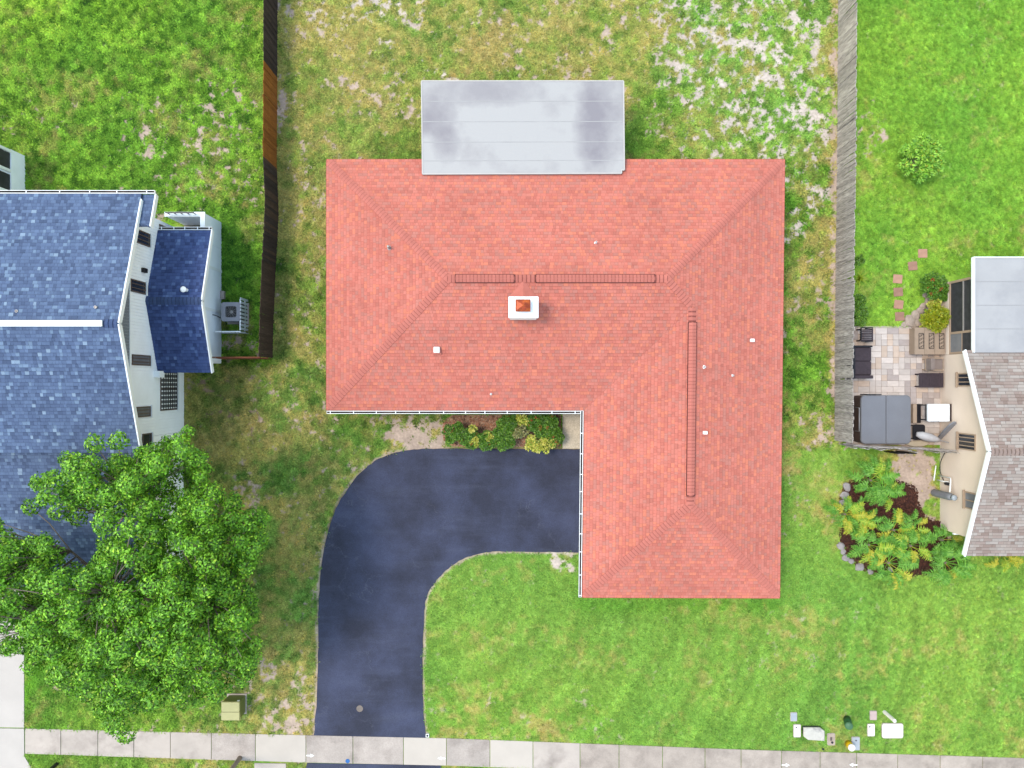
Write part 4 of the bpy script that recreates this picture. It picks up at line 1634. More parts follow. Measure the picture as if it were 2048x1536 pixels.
b.add([(TX, y, z) for y, z in prof] + [(farE - .4, y, z) for y, z in prof], [tuple(range(n)), tuple(range(2 * n - 1, n - 1, -1))] + [(i, (i + 1) % n, (i + 1) % n + n, i + n) for i in range(n)])
b.build('wall', m_tan, tan_house)
MB().box(TX - .02, -6.62, 0.95, TX + 2.2, -6.56, 1.05).build('wall_trim', m_white, tan_house)
# windows in the west wall
for ua, ub, va, vb, cols, gl in ((1916, 1948, 746, 773, 3, m_glass), (1917, 1952, 867, 900, 4, m_glass), (1930, 1957, 985, 1019, 2, m_greyglass)):
    z0_, _ = wv(ua, va, TX)
    z1_, _ = wv(ub, va, TX)
    zm = (z0_ + z1_) / 2
    wall_window(tan_house, 'x', TX, (768 - vb) * (H - zm) / F, (768 - va) * (H - zm) / F, z0_, z1_, -1, m_tanframe, gl, cols, 1)
# flat-roofed screen porch
fz = 2.52
f0, f1 = P(1949, 516, fz), P(1949, 705, fz)
m_greyroof = M('grey_metal_roof', S(204, 209, 217), 0.05, 0.9, 0.5, fine=0.02, col2=S(186, 191, 201), c2thr=(0.45, 0.7))
pr = MB()
pr.box(f0.x, f1.y, fz - 0.12, farE, f0.y, fz)
pro = pr.build('porch_roof', m_greyroof, tan_house)
for i in range(1, 4):
    y = f1.y + (f0.y - f1.y) * i / 4
    MB().box(f0.x + .06, y - 0.012, fz - 0.01, farE - .1, y + .012, fz + 0.006).build('roof_seam', m_galv, pro)
b = MB()
b.box(f0.x - 0.05, f1.y, fz - 0.14, f0.x - 0.002, f0.y + .05, fz + 0.035)
b.box(f0.x - 0.002, f0.y + 0.002, fz - 0.14, farE, f0.y + .05, fz + 0.035)
b.build('roof_edge', m_white, pro)
py0, py1 = 1.31, 4.55
b = MB()
b.box(TX, py0, -0.05, TX + 0.15, py1, 0.64)
b.box(TX + 0.15, py1 - 0.15, -0.05, farE - 1, py1, 0.64)
b.build('porch_knee_wall', m_tan, tan_house)
MB().box(TX + .16, py0, -0.05, farE - 1, py1 - .16, 0.04).build('porch_floor', m_concrete, tan_house)
for y in (py0 + 0.05, 2.25, py1 - 0.05):
    MB().box(TX + .03, y - 0.05, 0.64, TX + .12, y + .05, fz - .13).build('porch_post', m_tanframe, tan_house)
MB().box(TX + .035, 2.302, 1.55, TX + .115, py1 - .102, 1.61).build('porch_rail', m_galv, tan_house)
MB().box(TX + .01, py0, 0.642, TX + .14, py1, 0.69).build('porch_sill', m_tanframe, tan_house)
MB().box(TX + .07, 2.302, 0.692, TX + .078, py1 - .102, 1.548).build('porch_screen', m_screen, tan_house)
MB().box(TX + .07, 2.302, 1.612, TX + .078, py1 - .102, fz - .14).build('porch_screen', m_screen, tan_house)
MB().box(TX + .05, py0 + .102, 0.692, TX + .06, 2.198, 1.5).build('porch_window', m_greyglass, tan_house)
MB().box(TX + .05, py0 + .102, 1.52, TX + .06, 2.198, fz - .14).build('porch_screen', m_screen, tan_house)
MB().box(TX + .03, py0 + .102, 1.5, TX + .1, 2.198, 1.52).build('porch_rail', m_tanframe, tan_house)
# pool chair shapes inside the porch are left to the dark screen

# water softener and pipework on the wall ------------------------------------
ws = root('water_softener', (19.17, -4.93, 0), 'grey upright water softener tank on the tan wall', 'tank')
b = MB()
b.lathe((19.17, -4.93, -0.02), [(0.16, 0), (0.165, 0.05), (0.165, 1.15), (0.15, 1.25), (0.09, 1.32)], 18)
b.build('tank', M('grey_tank', S(150, 158, 170), 0.1, 4, 0.4), ws, True)
b = MB()
b.lathe((19.17, -4.93, 1.30), [(0.085, 0), (0.085, 0.1), (0.12, 0.11), (0.12, 0.2), (0.06, 0.24)], 14)
b.build('valve_head', M('pale_blue_plastic', S(196, 214, 232), 0.05, 4, 0.4), ws, True)
pv = root('pvc_pipes', (19.2, -4.3, 0), 'white plastic pipes and black valve beside the softener tank', 'pipe')
m_pvc = M('white_pvc', (0.75, 0.75, 0.74), 0.04, 5, 0.4)
b = MB()
b.tube([(19.36, -4.15, -0.02), (19.36, -4.15, 0.9), (19.3, -4.2, 1.0), (19.25, -4.5, 1.05), (19.2, -4.75, 1.1)], 0.03, 8)
b.tube([(19.28, -4.35, 0.02), (19.28, -4.35, 0.7), (19.38, -4.35, 0.78)], 0.03, 8)
b.build('pipe', m_pvc, pv, True)
MB().lathe((19.28, -4.42, 0.66), [(0.07, 0), (0.075, 0.05), (0.075, 0.2), (0.05, 0.24)], 12).build('filter_housing', m_black, pv)
b = MB()
q = [P(1890, 905, .5), P(1881, 925, .3), P(1881, 945, .2), P(1888, 962, .3)]
b.tube(catmull([(p.x, p.y, p.z) for p in q], 6), 0.018, 6)
hs = b.build('garden_hose', m_black, None, True, origin=q[1])
tag(hs, 'thin dark hose looping down the tan wall', 'hose')
b = MB()
a, b2 = P(1871, 931), P(1867, 961)
b.tube([(a.x, a.y, 0.03), (b2.x, b2.y, 0.03)], 0.028, 8)
tag(b.build('pvc_pipe', m_pvc, None, True, origin=a), 'loose white plastic pipe lying on bare soil', 'pipe')


# ================================================================ FENCES
def picket_mesh(name, w_, h, mat, dog=0.012):
    b = MB()
    t = 0.018
    pts = [(-w_ / 2, 0), (w_ / 2, 0), (w_ / 2, h - dog), (w_ / 2 - dog, h), (-w_ / 2 + dog, h), (-w_ / 2, h - dog)]
    n = len(pts)
    b.add([(-t / 2, y, z) for y, z in pts] + [(t / 2, y, z) for y, z in pts], [tuple(range(n)), tuple(range(2 * n - 1, n - 1, -1))] + [(i, (i + 1) % n, (i + 1) % n + n, i + n) for i in range(n)])
    me = b.mesh(name)
    me.materials.append(mat)
    return me


def M_wood(name, col, col2, rnd=0.25):
    m, t, b = new_mat(name)
    co = objco(t)
    mp = t.nodes.new('ShaderNodeMapping')
    mp.inputs['Scale'].default_value = (1, 14, 1.2)
    t.links.new(co, mp.inputs['Vector'])
    oi = t.nodes.new('ShaderNodeObjectInfo')
    ad = t.nodes.new('ShaderNodeVectorMath')
    ad.operation = 'ADD'
    sc_ = t.nodes.new('ShaderNodeVectorMath')
    sc_.operation = 'SCALE'
    sc_.inputs[0].default_value = (7, 3, 5)
    t.links.new(vmath(t, 'MULTIPLY', oi.outputs['Random'], 40.0), sc_.inputs['Scale'])
    t.links.new(mp.outputs[0], ad.inputs[0])
    t.links.new(sc_.outputs[0], ad.inputs[1])
    g = maprange(t, noise(t, ad.outputs[0], 2.2, 6, 0.65), 0.35, 0.68, 0, 1)
    colr = mixcol(t, g, col, col2)
    f = maprange(t, oi.outputs['Random'], 0, 1, 1 - rnd, 1 + rnd)
    t.links.new(scalecol(t, colr, f), b.inputs['Base Color'])
    b.inputs['Roughness'].default_value = 0.9
    setspec(b, 0.15)
    bumpn(t, b, noise(t, ad.outputs[0], 4, 4), 0.5, 0.01)
    return m


m_w_grey = M_wood('weathered_grey_wood', S(236, 234, 234, 1.1), S(142, 138, 139), 0.2)
m_w_dark = M_wood('dark_weathered_wood', S(92, 82, 82), S(62, 55, 58), 0.18)
m_w_brown = M_wood('new_brown_wood', S(190, 128, 66), S(146, 92, 46), 0.18)
m_w_mid = M_wood('old_brown_wood', S(112, 94, 84), S(74, 63, 60), 0.2)


def fence(name, label, top_px, zt, step, pick, rail_side, rail_mat, lean=0.02):
    """picket fence along a line of points (top edge pixels)"""
    pts = [P(u, v, zt) for u, v in top_px]
    rt = root(name, (pts[0].x, pts[0].y, 0), label, 'fence')
    L = [0]
    for a, b_ in zip(pts, pts[1:]):
        L.append(L[-1] + (b_ - a).length)
    n = int(L[-1] / step)
    xs = np.interp(np.arange(n) * step, L, [p.x for p in pts])
    ys = np.interp(np.arange(n) * step, L, [p.y for p in pts])
    for i in range(n):
        xs[i] += rail_side * (0.004 if i % 2 else -0.004)
    for i in range(n):
        me = pick(i, xs[i], ys[i])
        j = min(i + 2, n - 1)
        k = max(i - 2, 0)
        ang = math.atan2(ys[j] - ys[k], xs[j] - xs[k]) - math.pi / 2
        m_ = Matrix.Translation((xs[i] + random.uniform(-.006, .006), ys[i], -0.03 + random.uniform(-.015, .015))) @ Matrix.Rotation(ang, 4, 'Z') @ Matrix.Rotation(random.gauss(0, lean), 4, 'X') @ Matrix.Rotation(random.gauss(0, lean * .6), 4, 'Y')
        inst('picket', me, rt, m_)
    for zz in (0.35, 0.95, 1.5):
        b = MB()
        for i in range(0, n - 1, 8):
            j = min(i + 8, n - 1)
            b.bar((xs[i] + rail_side * 0.04, ys[i], zz), (xs[j] + rail_side * 0.04, ys[j], zz), 0.04, 0.085)
        b.build('rail', rail_mat, rt)
    for i in range(0, n, 16):
        b = MB()
        b.bar((xs[i] + rail_side * 0.11, ys[i], -0.1), (xs[i] + rail_side * 0.11, ys[i], zt - 0.40), 0.09, 0.09)
        b.build('post', rail_mat, rt)
    return rt


pk_grey = picket_mesh('picket', 0.150, 1.78, m_w_grey)
pk_dark = picket_mesh('picket', 0.152, 1.80, m_w_dark)
pk_brown = picket_mesh('picket', 0.152, 1.80, m_w_brown)
pk_mid = picket_mesh('picket', 0.152, 1.80, m_w_mid)
fence('picket_fence', 'long weathered grey picket fence between the red-roofed and tan houses', [(1715, -150), (1713, 100), (1712, 300), (1709, 500), (1707, 700), (1706, 893)], 1.75, 0.146, lambda i, x, y: pk_grey, 1, m_w_grey, 0.016)


def pick_left(i, x, y):
    v = 768 - y * F / (H - 1.77)
    if v < 122: return pk_dark
    if v < 305: return pk_brown
    if v < 320 and i % 2: return pk_brown
    return pk_mid if v > 520 else (pk_dark if random.random() < 0.6 else pk_mid)


fence('picket_fence', 'dark and brown plank fence beside the blue-roofed house', [(528, -150), (527, 100), (526, 305), (530, 400), (527, 470), (523, 540), (519, 640), (517, 717)], 1.77, 0.143, pick_left, -1, m_w_dark, 0.006)

# gate between the plank fence and the annex
gt = root('wooden_gate', (-12.2, 1.14, 0), 'reddish wooden gate joining the plank fence to the white annex', 'gate')
m_w_red = M_wood('reddish_wood', S(170, 112, 88), S(128, 82, 66), 0.2)
x = -13.0
gk = picket_mesh('board', 0.135, 1.65, m_w_red)
while x < -10.98:
    inst('board', gk, gt, Matrix.Translation((x, 1.13 + random.uniform(-.006, .006), -0.02)) @ Matrix.Rotation(math.pi / 2, 4, 'Z') @ Matrix.Rotation(random.gauss(0, .008), 4, 'X'))
    x += 0.142
for zz in (0.35, 1.35):
    MB().bar((-13.08, 1.17, zz), (-10.95, 1.17, zz), 0.04, 0.09).build('rail', m_w_red, gt)

# short fence from the grey picket fence to the tan house
sf = root('picket_fence', (17, -2.75, 0), 'short weathered wooden fence between the hot tub and the planting bed', 'fence')
a, b_ = P(1712, 894, 1.6), P(1921, 905, 1.6)
n = int((b_ - a).length / 0.15)
pk_s = picket_mesh('picket', 0.138, 1.62, m_w_grey)
for i in range(n):
    p = a.lerp(b_, (i + .5) / n)
    inst('picket', pk_s, sf, Matrix.Translation((p.x, p.y, -0.03 + random.uniform(-.03, .02))) @ Matrix.Rotation(math.pi / 2, 4, 'Z') @ Matrix.Rotation(random.gauss(0, .02), 4, 'X') @ Matrix.Rotation(random.gauss(0, .03), 4, 'Y'))
for zz in (0.4, 1.35):
    MB().bar((a.x, a.y + .04, zz), (b_.x, b_.y + .04, zz), 0.04, 0.09).build('rail', m_w_grey, sf)


# ================================================================ PATIO AND FURNITURE
pat = root('patio', P(1800, 770), kind='structure')
m_paver = M('concrete_paver', S(228, 222, 219, 1.12), 0.08, 4, 0.9, 0.3, 0.005, rnd=0.14, fine=0.06)
m_paver2 = M('tan_paver', S(226, 210, 197, 1.12), 0.08, 4, 0.9, 0.3, 0.005, rnd=0.12, fine=0.06)
m_paver3 = M('grey_paver', S(204, 196, 195, 1.1), 0.08, 4, 0.9, 0.3, 0.005, rnd=0.12, fine=0.06)
pa, pb = P(1692, 890), P(1899, 652)
MB().box(pa.x, pa.y, -0.08, pb.x, pb.y, 0.004).build('bedding_sand', m_slab_dingy, pat)
sizes = {}
pmesh = {}


def paver(w_, d_, mi):
    k_ = (w_, d_, mi)
    if k_ not in pmesh:
        b = MB()
        b.prism(rounded_rect(-w_ / 2 + .006, -d_ / 2 + .006, w_ / 2 - .006, d_ / 2 - .006, 0.012, 1), -0.02, 0.03, 0.005)
        me = b.mesh('paver')
        me.materials.append((m_paver, m_paver2, m_paver3)[mi])
        pmesh[k_] = me
    return pmesh[k_]


U = 0.265
nx, ny = int((pb.x - pa.x) / U), int((pb.y - pa.y) / U)
used_ = set()
for j in range(ny):
    for i in range(nx):
        if (i, j) in used_:
            continue
        r_ = random.random()
        w2 = 2 if (r_ < 0.28 and i + 1 < nx and (i + 1, j) not in used_) else 1
        h2 = 2 if (w2 == 1 and r_ > 0.85 and j + 1 < ny) else 1
        for di in range(w2):
            for dj in range(h2):
                used_.add((i + di, j + dj))
        mi = random.choices((0, 1, 2), (0.58, 0.24, 0.18))[0]
        x = pa.x + (i + w2 / 2) * U
        y = pa.y + (j + h2 / 2) * U
        inst('paver', paver(round(w2 * U, 3), round(h2 * U, 3), mi), pat, Matrix.Translation((x, y, 0.004 + random.uniform(0, .004))))
ZP = 0.036                   # top of the pavers

# hot tub -------------------------------------------------------------------
ht0, ht1 = P(1722.5, 888, 0.92), P(1822.5, 790.5, 0.92)
ht = root('hot_tub', ((ht0.x + ht1.x) / 2, (ht0.y + ht1.y) / 2, 0), 'square hot tub with a grey folding cover on the patio', 'hot tub')
m_tubside = M('brown_tub_cabinet', S(96, 78, 74), 0.15, 3, 0.6)
b = MB()
b.prism(rounded_rect(ht0.x + .02, ht0.y + .02, ht1.x - .02, ht1.y - .02, 0.18, 4), ZP - 0.01, 0.80)
b.build('cabinet', m_tubside, ht)
m_cover = M('grey_vinyl_cover', S(142, 148, 160), 0.06, 1.5, 0.5, fine=0.04, fscale=20)
xm = (ht0.x + ht1.x) / 2
for s_ in (0, 1):
    x0, x1 = (ht0.x, xm - 0.006) if s_ == 0 else (xm + 0.006, ht1.x)
    pts = rounded_rect(ht0.x, ht0.y, ht1.x, ht1.y, 0.20, 5)
    pts = [(min(max(x, x0), x1), y) for x, y in pts]
    pp = []
    for p in pts:
        if not pp or (abs(p[0] - pp[-1][0]) + abs(p[1] - pp[-1][1])) > 1e-5:
            pp.append(p)
    MB().prism(pp, 0.805, 0.915, 0.03).build('cover_half', m_cover, ht)
b = MB()
b.tube([(ht0.x - .06, ht0.y + .55, 0.5), (ht0.x - .06, ht0.y + .55, 0.86), (ht0.x - .06, ht1.y - .55, 0.86), (ht0.x - .06, ht1.y - .55, 0.5)], 0.02, 8)
b.build('cover_lifter', m_galv, ht, True)
MB().box(ht0.x + .25, ht1.y + .01, 0.3, ht0.x + .9, ht1.y + .05, 0.93, 0.01).build('rear_panel', m_black, ht)

m_wicker = M('dark_brown_wicker', S(74, 64, 74), 0.2, 8, 0.7, 0.6, 0.01, fine=0.25, fscale=35)
m_blackframe = M('black_frame', S(34, 32, 40), 0.15, 8, 0.5)
m_greycush = M('grey_cushion', S(158, 148, 146), 0.08, 6, 0.9, fine=0.05)


def at_px(ua, va, ub, vb, z):
    a, b_ = P(ua, vb, z), P(ub, va, z)
    return a.x, a.y, b_.x, b_.y


# wicker sofa against the fence
x0, y0, x1, y1 = at_px(1716, 691, 1743, 757, 0.45)
x0 = 15.0
so = root('outdoor_sofa', ((x0 + x1) / 2, (y0 + y1) / 2, 0), 'dark wicker sofa with its back to the grey fence', 'sofa')
for lx in (x0 + .05, x1 - .05):
    for ly in (y0 + .05, y1 - .05):
        MB().bar((lx, ly, ZP), (lx, ly, 0.18), 0.06, 0.06).build('leg', m_blackframe, so)
MB().box(x0, y0, 0.18, x1, y1, 0.36, 0.02).build('base', m_wicker, so)
for k in range(2):
    ya = y0 + 0.16 + k * (y1 - y0 - 0.24) / 2
    MB().box(x0 + .19, ya + .008, 0.362, x1 - .01, ya + (y1 - y0 - 0.24) / 2 - .008, 0.46, 0.03).build('seat_cushion', m_wicker, so)
MB().box(x0, y0, 0.362, x0 + .17, y1, 0.86, 0.03).build('backrest', m_blackframe, so)
MB().box(x0 + .175, y0, 0.362, x1, y0 + .14, 0.62, 0.03).build('armrest', m_wicker, so)
MB().box(x0 + .175, y1 - .08, 0.362, x1, y1, 0.56, 0.02).build('armrest', m_blackframe, so)
# slatted chair
x0, y0, x1, y1 = at_px(1721, 657, 1746, 682, 0.45)
ch = root('slatted_chair', ((x0 + x1) / 2, (y0 + y1) / 2, 0), 'dark slatted wooden chair in the patio corner by the fence', 'chair')
for lx in (x0 + .03, x1 - .03):
    for ly in (y0 + .03, y1 - .03):
        MB().bar((lx, ly, ZP), (lx, ly, 0.43), 0.05, 0.05).build('leg', m_blackframe, ch)
for k in range(7):
    ya = y0 + 0.02 + k * (y1 - y0 - .04) / 7
    MB().box(x0, ya, 0.435, x1 - .055, ya + (y1 - y0) / 7 - 0.028, 0.46).build('seat_slat', m_wicker, ch)
MB().box(x1 - .05, y0, 0.432, x1, y1, 0.462).build('front_rail', m_wicker, ch)
for k in range(5):
    ya = y0 + 0.03 + k * (y1 - y0 - .06) / 5
    MB().bar((x0 - .02, ya + .04, 0.44), (x0 - .22, ya + .04, 0.95), 0.05, 0.02).build('back_slat', m_wicker, ch)
MB().bar((x0 - .225, y0, 0.96), (x0 - .225, y1, 0.96), 0.03, 0.07).build('back_rail', m_blackframe, ch)
for ya in (y0 - .02, y1 + .02):
    MB().bar((x0 - .05, ya, 0.64), (x1 - .1, ya, 0.64), 0.05, 0.03).build('armrest', m_blackframe, ch)
    MB().bar((x1 - .14, ya, ZP), (x1 - .14, ya, 0.625), 0.04, 0.04).build('leg', m_blackframe, ch)
# grey chair
x0, y0, x1, y1 = at_px(1854, 716, 1886, 741, 0.45)
gc = root('patio_chair', ((x0 + x1) / 2, (y0 + y1) / 2, 0), 'grey cushioned chair beside the tan wall', 'chair')
for lx in (x0 + .04, x1 - .04):
    for ly in (y0 + .04, y1 - .04):
        MB().bar((lx, ly, ZP), (lx, ly, 0.3), 0.05, 0.05).build('leg', m_tanframe, gc)
MB().box(x0, y0, 0.3, x1, y1, 0.36, 0.015).build('seat_frame', m_tanframe, gc)
MB().box(x0 + .2, y0 + .04, 0.362, x1 - .02, y1 - .04, 0.47, 0.04).build('seat_cushion', m_greycush, gc)
MB().box(x0 + .01, y0 + .02, 0.362, x0 + .18, y1 - .02, 0.74, 0.03).build('backrest', m_greycush, gc)
for ya in (y0 + .015, y1 - .015):
    MB().bar((x0 + .2, ya, 0.56), (x1 - .02, ya, 0.56), 0.04, 0.03).build('armrest', m_tanframe, gc)
    MB().bar((x1 - .05, ya, 0.362), (x1 - .05, ya, 0.545), 0.03, 0.03).build('arm_post', m_tanframe, gc)
# wicker table
x0, y0, x1, y1 = at_px(1839, 746, 1887, 775, 0.45)
tb = root('wicker_table', ((x0 + x1) / 2, (y0 + y1) / 2, 0), 'dark brown wicker coffee table by the tan wall', 'table')
for lx in (x0 + .05, x1 - .05):
    for ly in (y0 + .05, y1 - .05):
        MB().bar((lx, ly, ZP), (lx, ly, 0.40), 0.06, 0.06).build('leg', m_wicker, tb)
nb_ = 12
for k in range(nb_):
    xa = x0 + .05 + k * (x1 - x0 - .1) / nb_
    MB().box(xa + .004, y0 + .045, 0.41, xa + (x1 - x0 - .1) / nb_ - .004, y1 - .045, 0.446).build('top_strip', m_wicker, tb)
b = MB()
b.box(x0, y0, 0.402, x0 + .05, y1, 0.45)
b.box(x1 - .05, y0, 0.402, x1, y1, 0.45)
b.box(x0 + .05, y0, 0.402, x1 - .05, y0 + .045, 0.45)
b.box(x0 + .05, y1 - .045, 0.402, x1 - .05, y1, 0.45)
b.build('top_frame', m_wicker, tb)
# tan three-panel chest with scrollwork
x0, y0, x1, y1 = at_px(1829, 655, 1890, 709, 0.5)
cs = root('storage_chest', ((x0 + x1) / 2, (y0 + y1) / 2, 0), 'tan chest with three black scrollwork panels on the patio', 'chest')
m_tanwood = M('tan_panel', S(190, 172, 154), 0.06, 4, 0.7)
MB().box(x0 + .02, y0 + .02, ZP - .006, x1 - .02, y1 - .02, 0.44).build('body', m_tanwood, cs)
wp = (x1 - x0) / 3
for k in range(3):
    xa = x0 + k * wp
    pn = MB().box(xa + .006, y0, 0.442, xa + wp - .006, y1, 0.50, 0.01).build('panel', m_tanwood, cs)
    cx = xa + wp * 0.66
    b = MB()
    hw, hh = 0.105, 0.34
    cy = (y0 + y1) / 2
    for s_ in (-1, 1):
        b.bar((cx + s_ * hw, cy - hh, 0.508), (cx + s_ * hw, cy + hh, 0.508), 0.02, 0.014)
        b.bar((cx - hw, cy + s_ * hh, 0.508), (cx + hw, cy + s_ * hh, 0.508), 0.02, 0.014)
    for q in range(4):
        yc = cy - hh + (q + .5) * hh / 2
        for s_ in (-1, 1):
            pts = []
            for i in range(11):
                a = i / 10 * 4.6 * s_
                rr = 0.055 - 0.0035 * i
                pts.append((cx + s_ * 0.045 + rr * math.cos(a) * s_, yc + rr * math.sin(a) * 1.2, 0.508))
            b.tube(pts, 0.009, 5)
    b.build('scrollwork', m_black, pn)
# covered grill
x0, y0, x1, y1 = at_px(1857, 808, 1899, 843, 0.9)
gr = root('barbecue_grill', ((x0 + x1) / 2, (y0 + y1) / 2, 0), 'grill with a white two-panel lid and dark side shelf by the tan wall', 'grill')
xs_ = at_px(1900, 808, 1922, 843, 0.85)
for lx in (x0 + .06, xs_[2] - .05):
    for ly in (y0 + .06, y1 - .06):
        MB().bar((lx, ly, ZP), (lx, ly, 0.62), 0.05, 0.05).build('leg', m_darkmetal, gr)
MB().box(x0 + .02, y0 + .02, 0.62, x1, y1 - .02, 0.80).build('firebox', m_darkmetal, gr)
xm = x0 + (x1 - x0) * 0.48
m_lid = M('white_enamel', (0.72, 0.74, 0.77), 0.03, 4, 0.35)
MB().box(x0 - .02, y0, 0.802, xm - .006, y1, 0.92, 0.04).build('lid_panel', m_lid, gr)
MB().box(xm + .006, y0, 0.802, x1, y1, 0.92, 0.02).build('lid_panel', m_lid, gr)
MB().box(xs_[0], y0, 0.60, xs_[2], y1, 0.86, 0.015).build('side_shelf', M('speckled_brown', S(82, 70, 72), 0.3, 8, 0.6, fine=0.3, fscale=20), gr)
# black steps by the tub
x0, y0, x1, y1 = at_px(1826, 808, 1844, 846, 0.3)
st = root('tub_steps', ((x0 + x1) / 2, (y0 + y1) / 2, 0), 'dark plastic steps against the hot tub', 'steps')
MB().box(x0 + .13, y0, ZP - .004, x1, y1, 0.22, 0.02).build('lower_step', m_blackframe, st)
MB().box(x0 - .05, y0, ZP - .004, x0 + .12, y1, 0.40, 0.02).build('upper_step', m_tanframe, st)
x0, y0, x1, y1 = at_px(1826, 849, 1850, 880, 0.4)
pl_ = root('plastic_stool', ((x0 + x1) / 2, (y0 + y1) / 2, 0), 'black square stool beside the hot tub corner', 'stool')
for lx in (x0 + .05, x1 - .05):
    for ly in (y0 + .05, y1 - .05):
        MB().bar((lx, ly, ZP), (lx, ly, 0.36), 0.04, 0.04).build('leg', m_black, pl_)
MB().prism(rounded_rect(x0, y0, x1, y1, 0.1, 4), 0.362, 0.42, 0.015).build('seat', m_blackframe, pl_)


def blob_board(name, label, cat, pts_px, z0, z1, mat, bev=0.03):
    pts = [tuple(P(u, v, z1))[:2] for u, v in catmull(pts_px + [pts_px[0]], 4)[:-1]]
    c = P(sum(p[0] for p in pts_px) / len(pts_px), sum(p[1] for p in pts_px) / len(pts_px), 0)
    b = MB()
    b.prism(pts, z0, z1, bev)
    return tag(b.build(name, mat, None, origin=(c.x, c.y, z0)), label, cat)


# white folded parasol, cream board, grey board propped at the fence corner
m_canvas = M('white_canvas', S(222, 228, 238), 0.08, 5, 0.8, fine=0.05)
a, b_ = P(1833, 868, 0.55), P(1881, 881, 0.62)
d = (b_ - a)
b = MB()
rr = [0.10, 0.17, 0.19, 0.18, 0.13, 0.05]
b.tube([a + d * (i / 5) for i in range(6)], rr, 12)
um = root('folded_parasol', P(1857, 875, 0), 'white folded parasol lying across the patio corner', 'parasol')
b.build('canopy', m_canvas, um, True)
b = MB()
b.tube([b_ - d * 0.02, b_ + d * 0.3 + Vector((0, 0, 0.1))], 0.022, 8)
b.build('pole', m_galv, um)
for i in (0.35, 0.7):
    p = a + d * i
    MB().bar((p.x, p.y, ZP), (p.x, p.y, p.z - 0.12), 0.08, 0.08).build('rest_block', m_w_grey, um)
blob_board('paddle_board', 'cream board leaning by the short fence', 'board', [(1812, 889), (1822, 883), (1842, 881), (1858, 886), (1850, 892), (1830, 894)], ZP, 0.12, M('cream_board', S(236, 228, 206), 0.04, 4, 0.4))
# grey board leaning on the tan wall
gb = MB()
a, b_ = P(1880, 878, 0.08), P(1910, 844, 1.3)
d = (b_ - a).normalized()
sd_ = d.cross(Vector((0, 0, 1))).normalized()
nn = sd_.cross(d)
pts = []
Lb = (b_ - a).length
prof = [(0, .10), (.15, .16), (.5, .19), (.85, .15), (1, .05)]
vs_ = []
for f, w_ in prof:
    for s_ in (-1, 1):
        for t_ in (-1, 1):
            vs_.append(a + d * (f * Lb) + sd_ * (s_ * w_) + nn * (t_ * 0.03))
fs_ = []
for i in range(4):
    k = i * 4
    for q in ((0, 1, 5, 4), (2, 6, 7, 3), (0, 4, 6, 2), (1, 3, 7, 5)):
        fs_.append(tuple(k + j for j in q))
fs_ += [(0, 2, 3, 1), (16, 17, 19, 18)]
gb.add(vs_, fs_)
tag(gb.build('surfboard', M('grey_board', S(168, 176, 190), 0.06, 4, 0.4), None, origin=a), 'grey surfboard leaning against the tan wall', 'surfboard')
# folded black chairs hanging outside the short fence
for u in (1800, 1824):
    p = P(u, 905, 1.0)
    MB().box(p.x - .2, p.y - .06, 0.0, p.x + .2, p.y - .02, 1.05, 0.02).build('folded_chair', m_blackframe, None, origin=(p.x, p.y, 0), label='black folded chair stood against the short wooden fence', cat='chair', group='folded chairs at the short fence')

# stepping stones -----------------------------------------------------------
m_step = M('pink_paving_stone', S(216, 172, 150), 0.12, 4, 0.9, 0.4, 0.008, rnd=0.1, fine=0.12)
m_step2 = M('brown_paving_stone', S(188, 150, 132), 0.15, 4, 0.9, 0.4, 0.008, rnd=0.1, fine=0.15)
for i, (u, v) in enumerate(((1845, 507), (1825, 532), (1795, 558), (1796, 584), (1797, 609), (1799, 633))):
    p = P(u, v)
    a = random.uniform(-.12, .12)
    b = MB()
    q = [(x * math.cos(a) - y * math.sin(a) + p.x, x * math.sin(a) + y * math.cos(a) + p.y) for x, y in rounded_rect(-.21, -.20, .21, .20, .03, 2)]
    b.prism(q, -0.04, 0.035, 0.012)
    b.build('stepping_stone', m_step if i in (0, 2, 4) else m_step2, None, origin=(p.x, p.y, 0), label='square pink stepping stone in the grass leading to the patio' if i in (0, 2, 4) else 'square brown stepping stone in the grass leading to the patio', cat='stepping stone', group='pink stepping stones to the patio' if i in (0, 2, 4) else 'brown stepping stones to the patio')


def rock(u, v, r_, mat, label, group, hgt=0.6, parent=None):
    p = P(u, v)
    me = bmesh.new()
    bmesh.ops.create_icosphere(me, subdivisions=2, radius=1.0)
    ph = random.random() * 50
    for vv in me.verts:
        d = vv.co.normalized()
        k = 0.8 + 0.45 * float(vnoise(np.array([d.x * 1.6 + ph]), np.array([d.y * 1.6 + d.z * 1.3 + ph]), 5)[0])
        vv.co = Vector((d.x * r_ * k * random.uniform(.95, 1.05), d.y * r_ * k * 0.85, d.z * r_ * k * hgt))
    m_ = bpy.data.meshes.new('rock')
    me.to_mesh(m_)
    me.free()
    m_.materials.append(mat)
    o = bpy.data.objects.new('rock', m_)
    o.location = (p.x, p.y, r_ * hgt * 0.35)
    o.rotation_euler = (0, 0, random.random() * 6.28)
    C.objects.link(o)
    return tag(o, label, 'rock', group)


